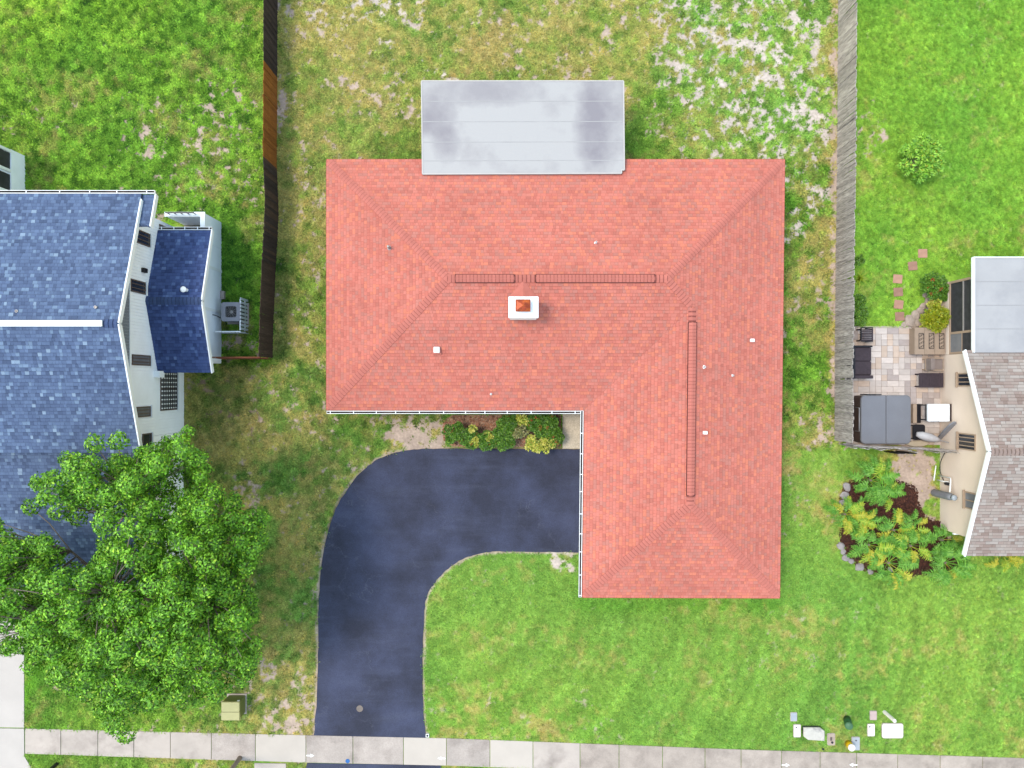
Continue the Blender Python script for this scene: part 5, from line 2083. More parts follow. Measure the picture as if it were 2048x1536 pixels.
m_rock = M('pale_rock', S(206, 192, 180), 0.2, 3, 0.95, 0.6, 0.02, rnd=0.1, fine=0.15)
m_rock2 = M('grey_rock', S(190, 188, 192), 0.15, 3, 0.95, 0.6, 0.02, rnd=0.1, fine=0.12)
for u, v, r_ in ((1850, 590, .16), (1856, 603, .2), (1846, 612, .17), (1840, 622, .2), (1830, 630, .24), (1818, 641, .28), (1836, 645, .22), (1846, 634, .16), (1858, 618, .14), (1866, 606, .15), (1826, 650, .16), (1808, 649, .15)):
    rock(u, v, r_, m_rock, 'pale rock edging the small bed by the screen porch', 'rocks by the screen porch', 0.45)
for k in range(5):
    t_ = k / 4 + random.uniform(-.08, .08)
    u, v = np.interp(t_, [0, .5, 1], [1681, 1690, 1722]), np.interp(t_, [0, .5, 1], [1092, 1114, 1136])
    rock(float(u), float(v), random.uniform(.10, .22), m_rock2, 'grey edging rock round the split-leaf planting bed', 'edging rocks round the planting bed', 0.5)
for k in range(3):
    rock(1683 + 5 * k, 1004 - 14 * k + random.uniform(-3, 3), random.uniform(.1, .22), m_rock2, 'grey edging rock round the split-leaf planting bed', 'edging rocks round the planting bed', 0.5)
for k in range(2):
    rock(1740 + 40 * k, 1140 + random.uniform(-3, 4), .14, m_rock2, 'grey edging rock round the split-leaf planting bed', 'edging rocks round the planting bed', 0.5)
for k in range(2):
    rock(1890 + 16 * k, 1100 + 10 * k, .15, m_rock2, 'grey edging rock round the split-leaf planting bed', 'edging rocks round the planting bed', 0.5)


# ================================================================ PLANTS
m_leaf = M_attr('leaf', rough=0.5, fine=0.0, spec=0.4, trans=0.14)
m_petal = M_attr('petal', rough=0.6, fine=0.0, spec=0.2, trans=0.25)
m_bark = M('grey_bark', S(166, 156, 146), 0.25, 5, 0.95, 0.7, 0.02, fine=0.2, fscale=20)
m_stem = M('green_stem', S(112, 140, 66), 0.15, 6, 0.7)


def leaf_arrays(base, dirs, up, ln, wd, fold=0.25):
    """folded diamond leaves: base (n,3), dirs (n,3), up (n,3)"""
    d = dirs / np.linalg.norm(dirs, axis=1, keepdims=True)
    s_ = np.cross(d, up)
    s_ /= np.maximum(np.linalg.norm(s_, axis=1, keepdims=True), 1e-6)
    n_ = np.cross(s_, d)
    ln, wd = ln[:, None], wd[:, None]
    mid = base + d * ln * 0.45
    a = base
    b_ = mid + s_ * wd + n_ * wd * fold
    c_ = base + d * ln - n_ * ln * 0.12
    e = mid - s_ * wd + n_ * wd * fold
    v = np.stack([a, b_, c_, e], 1).reshape(-1, 3)
    n = len(base)
    k = np.arange(n) * 4
    f = np.stack([np.stack([k, k + 1, k + 2], -1), np.stack([k, k + 2, k + 3], -1)], 1).reshape(-1, 3)
    return v, f


def sph(n):
    v = rng.normal(size=(n, 3))
    return v / np.linalg.norm(v, axis=1, keepdims=True)


def clump_leaves(centers, radii, per, lmin, lmax, flat=0.75, lowcut=-0.35):
    C_, D_, U_ = [], [], []
    for c, r_ in zip(centers, radii):
        n = int(per * (r_ / radii.mean()) ** 2)
        d = sph(n)
        d = d[d[:, 2] > lowcut]
        n = len(d)
        rad = r_ * (0.55 + 0.45 * np.sqrt(rng.random(n)))
        p = c + d * rad[:, None] * np.array([1, 1, flat])
        dirs = d * np.array([1, 1, 0.55]) + rng.normal(0, 0.55, (n, 3)) + np.array([0, 0, 0.15])
        C_.append(p)
        D_.append(dirs)
        U_.append(d * 0.6 + np.array([0, 0, 1.0]) + rng.normal(0, 0.35, (n, 3)))
    C_ = np.concatenate(C_)
    D_ = np.concatenate(D_)
    U_ = np.concatenate(U_)
    n = len(C_)
    ln = rng.uniform(lmin, lmax, n)
    return C_, D_, U_, ln


def palette(n, cols, wts, jit=0.15):
    cols = np.array(cols)
    w_ = np.array(wts) / sum(wts)
    c = cols[rng.choice(len(cols), n, p=w_)]
    return np.clip(c * (1 + rng.normal(0, jit, (n, 1))), 0.005, 0.85)


# ---------------------------------------------------------------- the big tree
def build_tree():
    base = Vector((-14.35, -9.75, 0))
    tr = root('broadleaf_tree', base, 'large bright green leafy tree overhanging the blue roof and footpath', 'tree')
    outline = [(40, 990), (58, 945), (118, 925), (132, 888), (182, 884), (200, 866), (256, 866), (284, 892), (302, 866), (345, 870), (372, 842), (396, 860), (410, 905), (425, 965), (470, 985), (500, 1010), (532, 1030), (533, 1100), (516, 1160), (520, 1235), (522, 1300), (500, 1362), (440, 1392), (402, 1402), (335, 1430), (268, 1432), (260, 1478), (205, 1476), (188, 1432), (130, 1384), (52, 1374), (36, 1315), (-40, 1320), (-110, 1290), (-130, 1130), (-60, 1045), (0, 1030), (55, 1068), (105, 1062), (100, 1030), (58, 1020)]
    hole = [(110, 1052), (180, 1044), (196, 1090), (188, 1118), (150, 1128), (115, 1085)]
    hole2 = [(326, 944), (360, 944), (360, 984), (326, 984)]
    pts, rad = [], []
    tries = 0
    U0, V0 = 250.0, 1165.0

    def roof_h(x, y):
        if x < -14.2 and y > -2.7: return 6.6 if y < 3 else 6.6
        if x < -14.2 and y > -8.6: return 2.5 + (y + 8.5) * 0.33
        return 0.0
    O = np.array(outline)
    cand = []
    while len(pts) < 300 and tries < 30000:
        tries += 1
        u, v = random.uniform(-140, 540), random.uniform(835, 1485)
        ua, va = np.array([u]), np.array([v])
        if not in_poly(ua, va, outline)[0] or in_poly(ua, va, hole)[0] or in_poly(ua, va, hole2)[0]:
            continue
        de = float(poly_dist(ua, va, outline)[0])
        dh = min(float(poly_dist(ua, va, hole)[0]), float(poly_dist(ua, va, hole2)[0]) * 1.5)
        if de < 7 or dh < 14:
            continue
        q = min(de / 210.0, 1.0)
        z = 4.3 + 4.4 * math.sqrt(max(0.0, 1 - (1 - q) ** 2)) + random.gauss(0, 0.42)
        if v > 1330: z -= (v - 1330) / 150 * 1.6
        if u > 440: z -= 0.5
        z += random.gauss(0, 0.6)
        z = min(z, 9.3)
        p = P(u, v, z)
        hr = roof_h(p.x, p.y)
        if p.z < hr + 0.75:
            z = hr + 0.8 + random.uniform(0, .5)
            if z > 9: continue
            p = P(u, v, z)
        r_ = random.uniform(0.27, 0.48)
        if de < 30: r_ *= 0.75
        ok = True
        for q_ in pts:
            if (q_ - p).length < 0.58:
                ok = False
                break
        if ok:
            pts.append(p)
            rad.append(r_)
    def inside(q_):
        ua, va = np.array([q_.x * F / (H - q_.z) + 1024]), np.array([768 - q_.y * F / (H - q_.z)])
        return in_poly(ua, va, outline)[0] and poly_dist(ua, va, outline)[0] > 16 and not in_poly(ua, va, hole)[0] and poly_dist(ua, va, hole)[0] > 14
    # a lower, looser layer that shows through the gaps
    top = list(pts)
    for p in top:
        if random.random() < 0.85:
            q_ = p + Vector((random.gauss(0, .3), random.gauss(0, .3), -random.uniform(1.2, 2.4)))
            if q_.z > roof_h(q_.x, q_.y) + 0.6 and q_.z > 2.6 and inside(q_):
                pts.append(q_)
                rad.append(random.uniform(0.35, 0.55))
    cen = np.array([tuple(p) for p in pts])
    rad = np.array(rad)
    # trunk and limbs
    b = MB()
    fork = base + Vector((0.15, 0.35, 2.3))
    b.tube([base + Vector((0, 0, -0.1)), base + Vector((0.02, .03, .25)), base + Vector((.06, .15, 1.2)), fork], [0.36, 0.27, 0.22, 0.20], 12)
    tips = []
    mains = []
    cc = Vector(cen.mean(axis=0))
    for k in range(9):
        a = k / 9 * 6.283 + random.uniform(-.25, .25)
        e = Vector((cc.x + 2.9 * math.cos(a), cc.y + 3.1 * math.sin(a), random.uniform(5.2, 6.4)))
        if e.x < -14.4 and e.y > -3.2: e.z = 6.9
        m1 = fork.lerp(e, 0.45) + Vector((random.uniform(-.3, .3), random.uniform(-.3, .3), 0.7))
        path = catmull([tuple(fork), tuple(m1), tuple(e)], 5)
        rr = [0.13 * (1 - 0.72 * i / (len(path) - 1)) for i in range(len(path))]
        b.tube(path, rr, 7)
        mains += [Vector(p) for p in path[3:]]
    path = catmull([tuple(fork), tuple(fork + Vector((0, .8, 1.6))), (cc.x, cc.y, 7.6)], 5)
    b.tube(path, [0.15 * (1 - 0.7 * i / (len(path) - 1)) for i in range(len(path))], 8)
    mains += [Vector(p) for p in path[3:]]
    for p, r_ in zip(pts, rad):
        q = min(mains, key=lambda m_: (m_ - p).length + (2.0 if m_.z > p.z + 0.4 else 0))
        mid = q.lerp(p, 0.55) + Vector((random.uniform(-.15, .15), random.uniform(-.15, .15), random.uniform(-.1, .2)))
        pth = [q, mid, p + Vector((0, 0, r_ * 0.2))]
        b.tube(pth, [0.030, 0.022, 0.010], 5, caps=False)
        for _ in range(5):
            d = Vector((random.gauss(0, 1), random.gauss(0, 1), random.uniform(.0, .9))).normalized()
            b.tube([p - Vector((0, 0, r_ * .3)), p + d * r_ * 0.85], [0.012, 0.005], 4, caps=False)
    b.build('trunk', m_bark, tr, True)
    # every bough end carries a bumpy dome of leaves lying along its surface
    Cl, Dl, Ul = [], [], []
    for c, r_ in zip(cen, rad):
        n = int(330 * (r_ / 0.4) ** 2)
        d = sph(n)
        d[:, 2] = np.where(d[:, 2] < -0.3, -d[:, 2], d[:, 2])
        ph = rng.random(3) * 30
        k = 5.5
        bump = np.sin(d[:, 0] * k + ph[0]) * np.sin(d[:, 1] * k + ph[1]) * np.sin(d[:, 2] * k + ph[2])
        rr_ = r_ * (0.92 + 0.30 * bump) * rng.uniform(0.80, 1.04, n)
        Cl.append(c + d * rr_[:, None] * np.array([1, 1, 0.85]))
        t_ = rng.normal(size=(n, 3))
        t_ -= d * (t_ * d).sum(1, keepdims=True)
        t_ /= np.linalg.norm(t_, axis=1, keepdims=True)
        Dl.append(t_ + d * rng.uniform(0.1, 0.7, (n, 1)))
        Ul.append(d + np.array([0, 0, 0.25]) + rng.normal(0, 0.22, (n, 3)))
    Cc, D, U_ = np.concatenate(Cl), np.concatenate(Dl), np.concatenate(Ul)
    ln = rng.uniform(0.08, 0.145, len(Cc))
    v, f = leaf_arrays(Cc, D, U_, ln, ln * rng.uniform(0.24, 0.34, len(ln)))
    tone = np.repeat(rng.normal(1.0, 0.1, len(cen)), 1)
    cl = palette(len(ln), [S(116, 184, 44, 1.55), S(94, 158, 36, 1.4), S(140, 204, 56, 1.7), S(66, 118, 30, 1.2), S(168, 212, 64, 1.7)], [0.34, 0.28, 0.18, 0.16, 0.04])
    np_mesh('crown', v, f, 3, m_leaf, tr, np.repeat(cl, 4, axis=0))


build_tree()


# ---------------------------------------------------------------- shrubs
def shrub(u, v, z, r_, hgt, cols, wts, label, cat='shrub', name='shrub', group=None, per=110, lm=(0.06, 0.11), flowers=None, nclump=None, wide=(0.28, 0.4)):
    p = P(u, v, z)
    rt = root(name, (p.x, p.y, 0), label, cat, group)
    nc = nclump or max(5, int(28 * r_ * r_ / 0.25))
    a = rng.random(nc) * 6.283
    rr = r_ * 0.8 * np.sqrt(rng.random(nc))
    zz = hgt * (0.45 + 0.5 * np.sqrt(np.maximum(0, 1 - (rr / r_) ** 2)) * rng.uniform(0.7, 1.1, nc))
    cen = np.stack([p.x + rr * np.cos(a), p.y + rr * np.sin(a), zz], -1)
    rad = rng.uniform(0.5, 0.8, nc) * min(r_, 0.5) * 0.42
    Cc, D, U_, ln = clump_leaves(cen, rad, per, lm[0], lm[1], 0.85, -0.6)
    vv, f = leaf_arrays(Cc, D, U_, ln, ln * rng.uniform(wide[0], wide[1], len(ln)))
    np_mesh('foliage', vv, f, 3, m_leaf, rt, np.repeat(palette(len(ln), cols, wts), 4, axis=0))
    b = MB()
    for c in cen[: min(nc, 14)]:
        b.tube([(p.x + random.uniform(-.06, .06), p.y + random.uniform(-.06, .06), -0.03), (float(c[0]) * .5 + p.x * .5, float(c[1]) * .5 + p.y * .5, float(c[2]) * .45), tuple(float(x) for x in c)], [0.02, 0.014, 0.006], 5)
    b.build('stem', m_bark, rt)
    if flowers:
        n, cols_f, size = flowers
        k = rng.integers(0, nc, n)
        d = sph(n)
        d[:, 2] = np.abs(d[:, 2]) + 0.4
        d /= np.linalg.norm(d, axis=1, keepdims=True)
        fc = cen[k] + d * rad[k][:, None]
        for c in fc:
            Cc, D, U_, ln = clump_leaves(c[None], np.full(1, size), 22, size * 0.6, size * 1.1, 0.7, -0.2)
            vv, f = leaf_arrays(Cc, D, U_, ln, ln * 0.4)
            np_mesh('flower', vv, f, 3, m_petal, rt, np.repeat(palette(len(ln), cols_f, [1] * len(cols_f)), 4, axis=0))
    return rt


GREEN = [S(88, 140, 42, 1.3), S(108, 162, 50, 1.3), S(72, 114, 38, 1.3), S(136, 180, 66, 1.3)]
GW = [0.35, 0.3, 0.2, 0.15]
LIME = [S(212, 218, 92, 1.3), S(230, 230, 120, 1.3), S(178, 204, 72, 1.3), S(130, 172, 62, 1.3)]
LW = [0.4, 0.25, 0.2, 0.15]
ORANGE = [S(236, 112, 70), S(226, 90, 60), S(240, 140, 100)]
for i, (u, v, r_) in enumerate(((908, 866, .42), (938, 876, .40), (972, 880, .42), (1006, 876, .52), (1018, 850, .45), (1090, 850, .52), (1108, 872, .40), (1070, 845, .38))):
    shrub(u, v, 0.5, r_ * 1.15, 0.85, GREEN, GW, ['rounded dark green shrub with orange flowers at the sandy end of the front bed', 'dark green shrub with few orange flowers, second from the sandy end of the bed', 'dark green shrub in the front bed beside the drive edge', 'broad dark green shrub in the middle of the front bed', 'dark green shrub under the gutter in the middle of the bed', 'tall dark green shrub with orange flowers beside the entry path', 'low dark green shrub with orange flowers where bed meets path and drive', 'dark green shrub beside the pale variegated one in the bed'][i], flowers=(3 if i in (2, 3, 4) else 7, ORANGE, 0.05), per=150)
for i, (u, v, r_) in enumerate(((948, 882, .20), (978, 870, .22), (945, 858, .15), (1062, 888, .30), (1084, 893, .30), (1098, 886, .22), (1040, 862, .32), (1046, 838, .26))):
    lab = ['small yellow-green croton between dark shrubs near the drive', 'yellow-green croton in the middle of the dark shrubs', 'tiny yellow-green croton near the sandy end of the bed', 'bright yellow croton spilling onto the drive', 'bright yellow croton at the drive edge, next to the path corner shrub', 'small yellow croton by the low orange-flowered shrub', 'pale variegated shrub with cream leaves in the front bed', 'loose yellow-green shrub under the front gutter'][i]
    shrub(u, v, 0.8, r_ * 1.15, 0.95, LIME if i not in (6,) else [S(186, 190, 120), S(150, 160, 90), S(206, 204, 150), S(110, 130, 70)], LW, lab, per=60, lm=(0.08, 0.14))
# by the neighbour's screen porch
shrub(1868, 572, 0.6, .62, 0.8, [S(112, 172, 50), S(88, 146, 40), S(140, 192, 66)], [1, 1, .7], 'green shrub with red flowers at the corner of the screen porch', flowers=(7, [S(226, 70, 60), S(214, 90, 60)], 0.06), per=90)
shrub(1893, 588, 0.5, .35, 0.6, [S(112, 172, 50), S(88, 146, 40), S(140, 192, 66)], [1, 1, .7], 'small green bush against the porch screen', per=90)
shrub(1868, 607, 0.4, .30, 0.5, LIME, LW, 'yellow-green croton among the pale rocks by the porch', per=70, lm=(.09, .15))
shrub(1872, 636, 0.5, .58, 0.7, [S(186, 206, 40), S(206, 214, 56), S(150, 186, 40)], [1, .8, .6], 'lime green feathery bush beside the tan chest', per=150, lm=(.10, .18), wide=(.12, .2))
shrub(1850, 648, 0.3, .26, 0.4, LIME, LW, 'low yellow plant at the patio edge by the tan chest', per=70)
shrub(1838, 318, 0.6, 1.1, 1.05, [S(134, 194, 64, 1.6), S(104, 164, 52, 1.5), S(160, 210, 78, 1.7)], [1, .8, .7], 'loose green bush with yellow flowers on the bright east lawn', flowers=(34, [S(226, 230, 70, 1.6), S(234, 236, 100, 1.6)], 0.045), per=60, nclump=46, lm=(.12, .22), wide=(.16, .24))
for i, (u, v, r_) in enumerate(((1718, 600, .30), (1719, 622, .36), (1716, 520, .25), (1720, 640, .28))):
    shrub(u, v, 0.4, r_, 0.55, GREEN, GW, ['small dark ivy bush on the grey fence north of the sofa', 'larger dark ivy bush on the grey fence near the patio corner', 'thin dark ivy tuft on the grey fence, farthest from the patio', 'dark ivy bush touching the patio corner at the fence'][i], per=80)


# ---------------------------------------------------------------- split-leaf plants
def splitleaf_mesh(name, cols, L=0.62, pet=0.45, lobes=9, seed=0):
    lobes = 13
    """one drooping, deeply lobed leaf on its stalk; grows along +x from the plant's heart"""
    r = random.Random(seed)
    b = MB()

    def spine(t_):                      # t 0..1 along stalk + blade
        x = (pet + L) * t_
        z = 0.75 * math.sin(min(t_ * 1.25, 1.4)) * 0.85 - 0.50 * max(0, t_ - 0.55) ** 2 * 4
        return Vector((x, 0, z))
    st = [spine(i / 6 * pet / (pet + L)) for i in range(7)]
    g0 = cols[0]
    b.tube(st, [0.016, 0.014, 0.013, 0.012, 0.011, 0.010, 0.010], 5, (g0[0] * 1.2, g0[1] * 1.1, g0[2] * 1.2))
    t0 = pet / (pet + L)
    # rib
    rib = [spine(t0 + (1 - t0) * i / 6) for i in range(7)]
    for i in range(6):
        a, c = rib[i], rib[i + 1]
        w0, w1 = 0.05 * (1 - i / 7), 0.05 * (1 - (i + 1) / 7)
        b.add([a + Vector((0, w0, .01)), c + Vector((0, w1, .01)), c + Vector((0, 0, -.006)), a + Vector((0, 0, -.006)), c + Vector((0, -w1, .01)), a + Vector((0, -w0, .01))], [(0, 1, 2, 3), (3, 2, 4, 5)], cols[i % len(cols)])
    for k in range(lobes):
        f = k / (lobes - 1)
        t_ = t0 + (1 - t0) * (0.02 + 0.9 * f)
        p = spine(t_)
        ll = 0.30 * (1 - 0.55 * f) * (0.75 + 0.35 * math.sin(f * 3.0)) * r.uniform(0.85, 1.15)
        for s_ in (-1, 1):
            a = R(100 - 62 * f + r.uniform(-8, 8)) * s_
            d = Vector((math.cos(a), math.sin(a), 0))
            sd2 = Vector((-d.y, d.x, 0))
            w_ = 0.015 + 0.006 * r.random()
            droop = r.uniform(0.1, 0.4)
            m1 = p + d * ll * .5 + Vector((0, 0, 0.03))
            tp = p + d * ll + Vector((0, 0, -droop * ll))
            b.add([p - sd2 * w_ * .7, m1 - sd2 * w_ * 1.2 + Vector((0, 0, .008)), tp, m1 + sd2 * w_ * 1.2 + Vector((0, 0, .008)), p + sd2 * w_ * .7, m1 - Vector((0, 0, .008))], [(0, 1, 5), (1, 2, 5), (5, 2, 3), (5, 3, 4), (0, 5, 4)], cols[r.randrange(len(cols))])
    me = b.mesh(name)
    me.materials.append(m_leaf)
    return me


SLG = [S(110, 178, 60, 1.4), S(92, 158, 52, 1.4), S(132, 194, 76, 1.4)]
SLL = [S(170, 204, 64, 1.4), S(150, 196, 60, 1.4), S(190, 212, 78, 1.4)]
SLY = [S(200, 206, 66, 1.3), S(214, 212, 74, 1.3), S(184, 204, 66, 1.3)]
sl_g = [splitleaf_mesh('leaf', SLG, 0.62, 0.42, 9, i) for i in range(3)]
sl_l = [splitleaf_mesh('leaf', SLL, 0.58, 0.42, 9, 10 + i) for i in range(2)]
sl_y = [splitleaf_mesh('leaf', SLY, 0.55, 0.40, 9, 20 + i) for i in range(2)]


def splitleaf(u, v, n, scale, label, mix=(0.82, 0.12, 0.06), cat='plant'):
    p = P(u, v, 0.4)
    rt = root('split_leaf_plant', (p.x, p.y, 0), label, cat, None)
    b = MB()
    b.tube([(p.x, p.y, -0.05), (p.x, p.y, 0.12), (p.x + .02, p.y, 0.22)], [0.09, 0.08, 0.05], 9)
    b.build('stem', m_bark, rt)
    a0 = random.random() * 6.28
    scale *= 1.1
    n = int(n * 1.2)
    for i in range(n):
        a = a0 + i * 2.39996
        x = random.random()
        me = random.choice(sl_g if x < mix[0] else (sl_l if x < mix[0] + mix[1] else sl_y))
        s_ = scale * random.uniform(0.75, 1.15)
        tilt = random.uniform(-0.35, 0.35) - 0.25 * (i / n)
        m_ = Matrix.Translation((p.x, p.y, 0.12)) @ Matrix.Rotation(a, 4, 'Z') @ Matrix.Rotation(tilt, 4, 'Y') @ Matrix.Rotation(random.uniform(-.35, .35), 4, 'X') @ Matrix.Scale(s_, 4)
        inst('leaf', me, rt, m_)


for u, v, n, s_, lb, mx in (
        (1746, 962, 17, .95, 'split-leaf plant nearest the short fence, tall and deep green', (.84, .12, .04)),
        (1768, 985, 11, .8, 'split-leaf plant over the bare mulch south of the tall one', (.85, .1, .05)),
        (1694, 1030, 15, .85, 'split-leaf plant with lime and yellow leaves at the west edge of the bed', (.62, .24, .14)),
        (1724, 1040, 12, .8, 'yellowing split-leaf plant between west edge and mulch', (.5, .2, .3)),
        (1792, 1062, 14, .85, 'split-leaf plant in the middle of the mulch bed', (.76, .18, .06)),
        (1822, 1050, 8, .7, 'yellow-tipped split-leaf plant near the bare soil', (.5, .28, .22)),
        (1742, 1092, 15, .9, 'split-leaf plant near the grey edging rocks', (.8, .15, .05)),
        (1826, 1094, 14, .9, 'split-leaf plant at the south side of the mulch, leaning to the tan wall', (.84, .12, .04)),
        (1782, 1128, 17, .95, 'large split-leaf plant overhanging the front lawn', (.74, .18, .08)),
        (1890, 1082, 12, .8, 'split-leaf plant against the tan wall corner', (.85, .1, .05)),
        (1896, 1128, 18, .95, 'split-leaf plant in front of the brown gable', (.74, .16, .10))):
    splitleaf(u, v, n, s_, lb, mx)
splitleaf(2012, 1112, 12, .8, 'yellow split-leaf plant under the brown shingle eave', (.1, .3, .6))
# spiky lime plant by the fence
p = P(1722, 556, 0.3)
sp = root('spiky_plant', (p.x, p.y, 0), 'lime green spiky plant against the grey picket fence', 'plant')
lf = MB()
for i in range(4):
    t0, t1 = i / 4, (i + 1) / 4
    w0, w1 = .035 * (1 - t0 ** 2), .035 * (1 - t1 ** 2)
    z0_, z1_ = .30 * math.sin(t0 * 2.2), .30 * math.sin(t1 * 2.2)
    lf.add([(t0 * .45, -w0, z0_), (t1 * .45, -w1, z1_), (t1 * .45, w1, z1_), (t0 * .45, w0, z0_)], [(0, 1, 2, 3)], S(170, 204, 54))
lfm = lf.mesh('leaf')
lfm.materials.append(m_leaf)
for i in range(22):
    inst('leaf', lfm, sp, Matrix.Translation((p.x, p.y, 0.0)) @ Matrix.Rotation(i * 2.4, 4, 'Z') @ Matrix.Rotation(random.uniform(-.6, .3), 4, 'Y') @ Matrix.Scale(random.uniform(.7, 1.2), 4))

# ================================================================ WEST SIDE YARD ITEMS
# condenser
ac = root('air_conditioner', (-12.41, 3.19, 0), 'square outdoor air conditioner with a round fan guard beside the white annex', 'air conditioner')
m_acbody = M('grey_ac_enamel', S(178, 184, 200), 0.06, 4, 0.5)
hw = 0.42
MB().box(-12.41 - hw - .06, 3.19 - hw - .06, -0.04, -12.41 + hw + .06, 3.19 + hw + .06, 0.06).build('pad', m_concrete, ac)
b = MB()
b.prism(rounded_rect(-12.41 - hw + .02, 3.19 - hw + .02, -12.41 + hw - .02, 3.19 + hw - .02, .08, 3), 0.06, 0.76)
b.build('coil_case', m_darkmetal, ac)
b = MB()
outer = rounded_rect(-12.41 - hw, 3.19 - hw, -12.41 + hw, 3.19 + hw, .10, 5)
N_ = len(outer)
inner = []
for x, y in outer:
    a = math.atan2(y - 3.19, x + 12.41)
    inner.append((-12.41 + .31 * math.cos(a), 3.19 + .31 * math.sin(a)))
vs_ = [(x, y, .762) for x, y in outer] + [(x, y, .90) for x, y in outer] + [(x, y, .90) for x, y in inner] + [(x, y, .79) for x, y in inner]
fs_ = []
for k in range(3):
    for i in range(N_):
        j = (i + 1) % N_
        fs_.append((k * N_ + i, k * N_ + j, (k + 1) * N_ + j, (k + 1) * N_ + i))
b.add(vs_, fs_)
b.build('top_cover', m_acbody, ac)
b = MB()
b.lathe((-12.41, 3.19, .775), [(.30, 0), (.30, .006)], 24)
b.build('fan_well', m_black, ac)
fan = MB()
fan.lathe((-12.41, 3.19, .79), [(.07, 0), (.07, .05), (.04, .06)], 14)
fo = fan.build('fan_hub', m_galv, ac)
for i in range(4):
    a = i * math.pi / 2 + .5
    bl = MB()
    d = Vector((math.cos(a), math.sin(a), 0))
    s_ = Vector((-d.y, d.x, 0))
    c = Vector((-12.41, 3.19, .81))
    bl.add([c + d * .07 - s_ * .04, c + d * .28 - s_ * .11 + Vector((0, 0, .015)), c + d * .28 + s_ * .07 - Vector((0, 0, .012)), c + d * .07 + s_ * .04], [(0, 1, 2, 3)])
    bl.build('fan_blade', m_darkmetal, fo)
gd_ = MB()
for rr in (.08, .14, .20, .26, .305):
    gd_.tube([(-12.41 + rr * math.cos(k / 24 * 6.283), 3.19 + rr * math.sin(k / 24 * 6.283), .895) for k in range(25)], 0.004, 4, caps=False)
for i in range(12):
    a = i / 12 * 6.283
    gd_.tube([(-12.41 + .05 * math.cos(a), 3.19 + .05 * math.sin(a), .897), (-12.41 + .31 * math.cos(a), 3.19 + .31 * math.sin(a), .897)], 0.004, 4)
gd_.build('fan_guard', m_galv, ac)
tag(MB().box(-13.17, 3.84, -0.03, -13.0, 4.2, 0.2, 0.01).build('concrete_block', m_slab_dingy, None, origin=(-13.1, 4.0, 0)), 'grey concrete block against the annex wall', 'block')
b = MB()
b.tube(catmull([(-13.17, 3.05, 1.0), (-13.0, 3.0, .95), (-12.86, 2.85, .55), (-12.86, 2.7, .2)], 5), .02, 7)
tag(b.build('power_cable', m_black, None, True, origin=(-13.17, 3.05, 1.0)), 'black power cable drooping from the annex wall', 'cable')

# white slatted screen round the condenser: two panels
ss = root('slatted_screen', (-11.98, 2.9, 0), 'white slatted wooden screen round the air conditioner', 'screen')
sx = -11.98
y = 2.40
while y < 3.75:
    MB().box(sx - .012, y, -0.02, sx + .012, y + .10, 0.92).build('slat', m_white, ss)
    y += .165
for zz in (.25, .80):
    MB().box(sx - .05, 2.38, zz, sx - .014, 3.74, zz + .08).build('rail', m_white, ss)
x = -13.1
while x < -12.02:
    MB().box(x, 2.28, -0.02, x + .10, 2.304, 0.90).build('slat', m_white, ss)
    x += .15
for zz in (.25, .80):
    MB().box(-13.12, 2.306, zz, -12.0, 2.34, zz + .08).build('rail', m_white, ss)

# transformer ---------------------------------------------------------------
tz = 0.80
a, b_ = P(443, 1441, tz), P(478, 1405, tz)
tf = root('transformer_box', ((a.x + b_.x) / 2, (a.y + b_.y) / 2, 0), 'olive green transformer cabinet on the grass by the footpath', 'transformer')
m_trans = M('olive_enamel', S(202, 204, 150, 1.15), 0.06, 3, 0.5)
m_trans2 = M('green_enamel', S(128, 142, 82), 0.06, 3, 0.5)
MB().box(a.x - .06, a.y - .06, -0.05, b_.x + .06, b_.y + .06, 0.05).build('pad', m_slab_dingy, tf)
ym = a.y + (b_.y - a.y) * .46
b = MB()
b.prism(rounded_rect(a.x, a.y, b_.x, b_.y, .05, 3), 0.05, tz - .10)
b.build('cabinet', m_trans2, tf)
b = MB()
vs_ = []
prf = [(a.y - .01, tz - .16), (a.y - .01, tz - .03), (a.y + .03, tz), (ym - .006, tz)]
for x in (a.x - .01, b_.x + .01):
    vs_ += [(x, y, z) for y, z in prf] + [(x, ym - .006, tz - .098)] 
b.add(vs_, [(0, 1, 2, 3, 4), (9, 8, 7, 6, 5), (0, 5, 6, 1), (1, 6, 7, 2), (2, 7, 8, 3), (3, 8, 9, 4)])
b.build('hinged_lid', m_trans, tf)
MB().box(a.x - .01, ym + .006, tz - .098, b_.x + .01, b_.y + .01, tz, .03).build('rear_lid', m_trans, tf)
MB().box(b_.x - .14, b_.y + .012, tz - .2, b_.x - .03, b_.y + .018, tz - .1).build('warning_label', m_white, tf)

# poles at the verge ---------------------------------------------------------
p = P(480, 1515.5)
po = root('lamp_post', (p.x, p.y, 0), 'weathered grey post at the footpath edge by the concrete slab', 'post')
b = MB()
b.tube([(p.x, p.y, -0.1), (p.x, p.y, 0.3), (p.x - .02, p.y, 5.2)], [0.11, 0.10, 0.075], 12)
b.build('shaft', M('grey_post', S(170, 160, 152), 0.12, 4, 0.8), po, True)
b = MB()
b.tube([(p.x - .02, p.y, 5.15), (p.x - .02, p.y - .5, 5.5), (p.x - .02, p.y - 1.2, 5.6)], .04, 8)
b.lathe((p.x - .02, p.y - 1.3, 5.48), [(.06, .16), (.16, .08), (.16, .02), (.1, 0)][::-1], 12)
b.build('lamp_arm', m_darkmetal, po)
p = P(115, 1527)
po = root('mailbox', (p.x, p.y, 0), 'black mailbox post on the verge beside the pale driveway', 'mailbox')
b = MB()
b.bar((p.x, p.y, -0.1), (p.x, p.y, 1.05), .11, .11)
b.build('post', m_black, po)
b = MB()
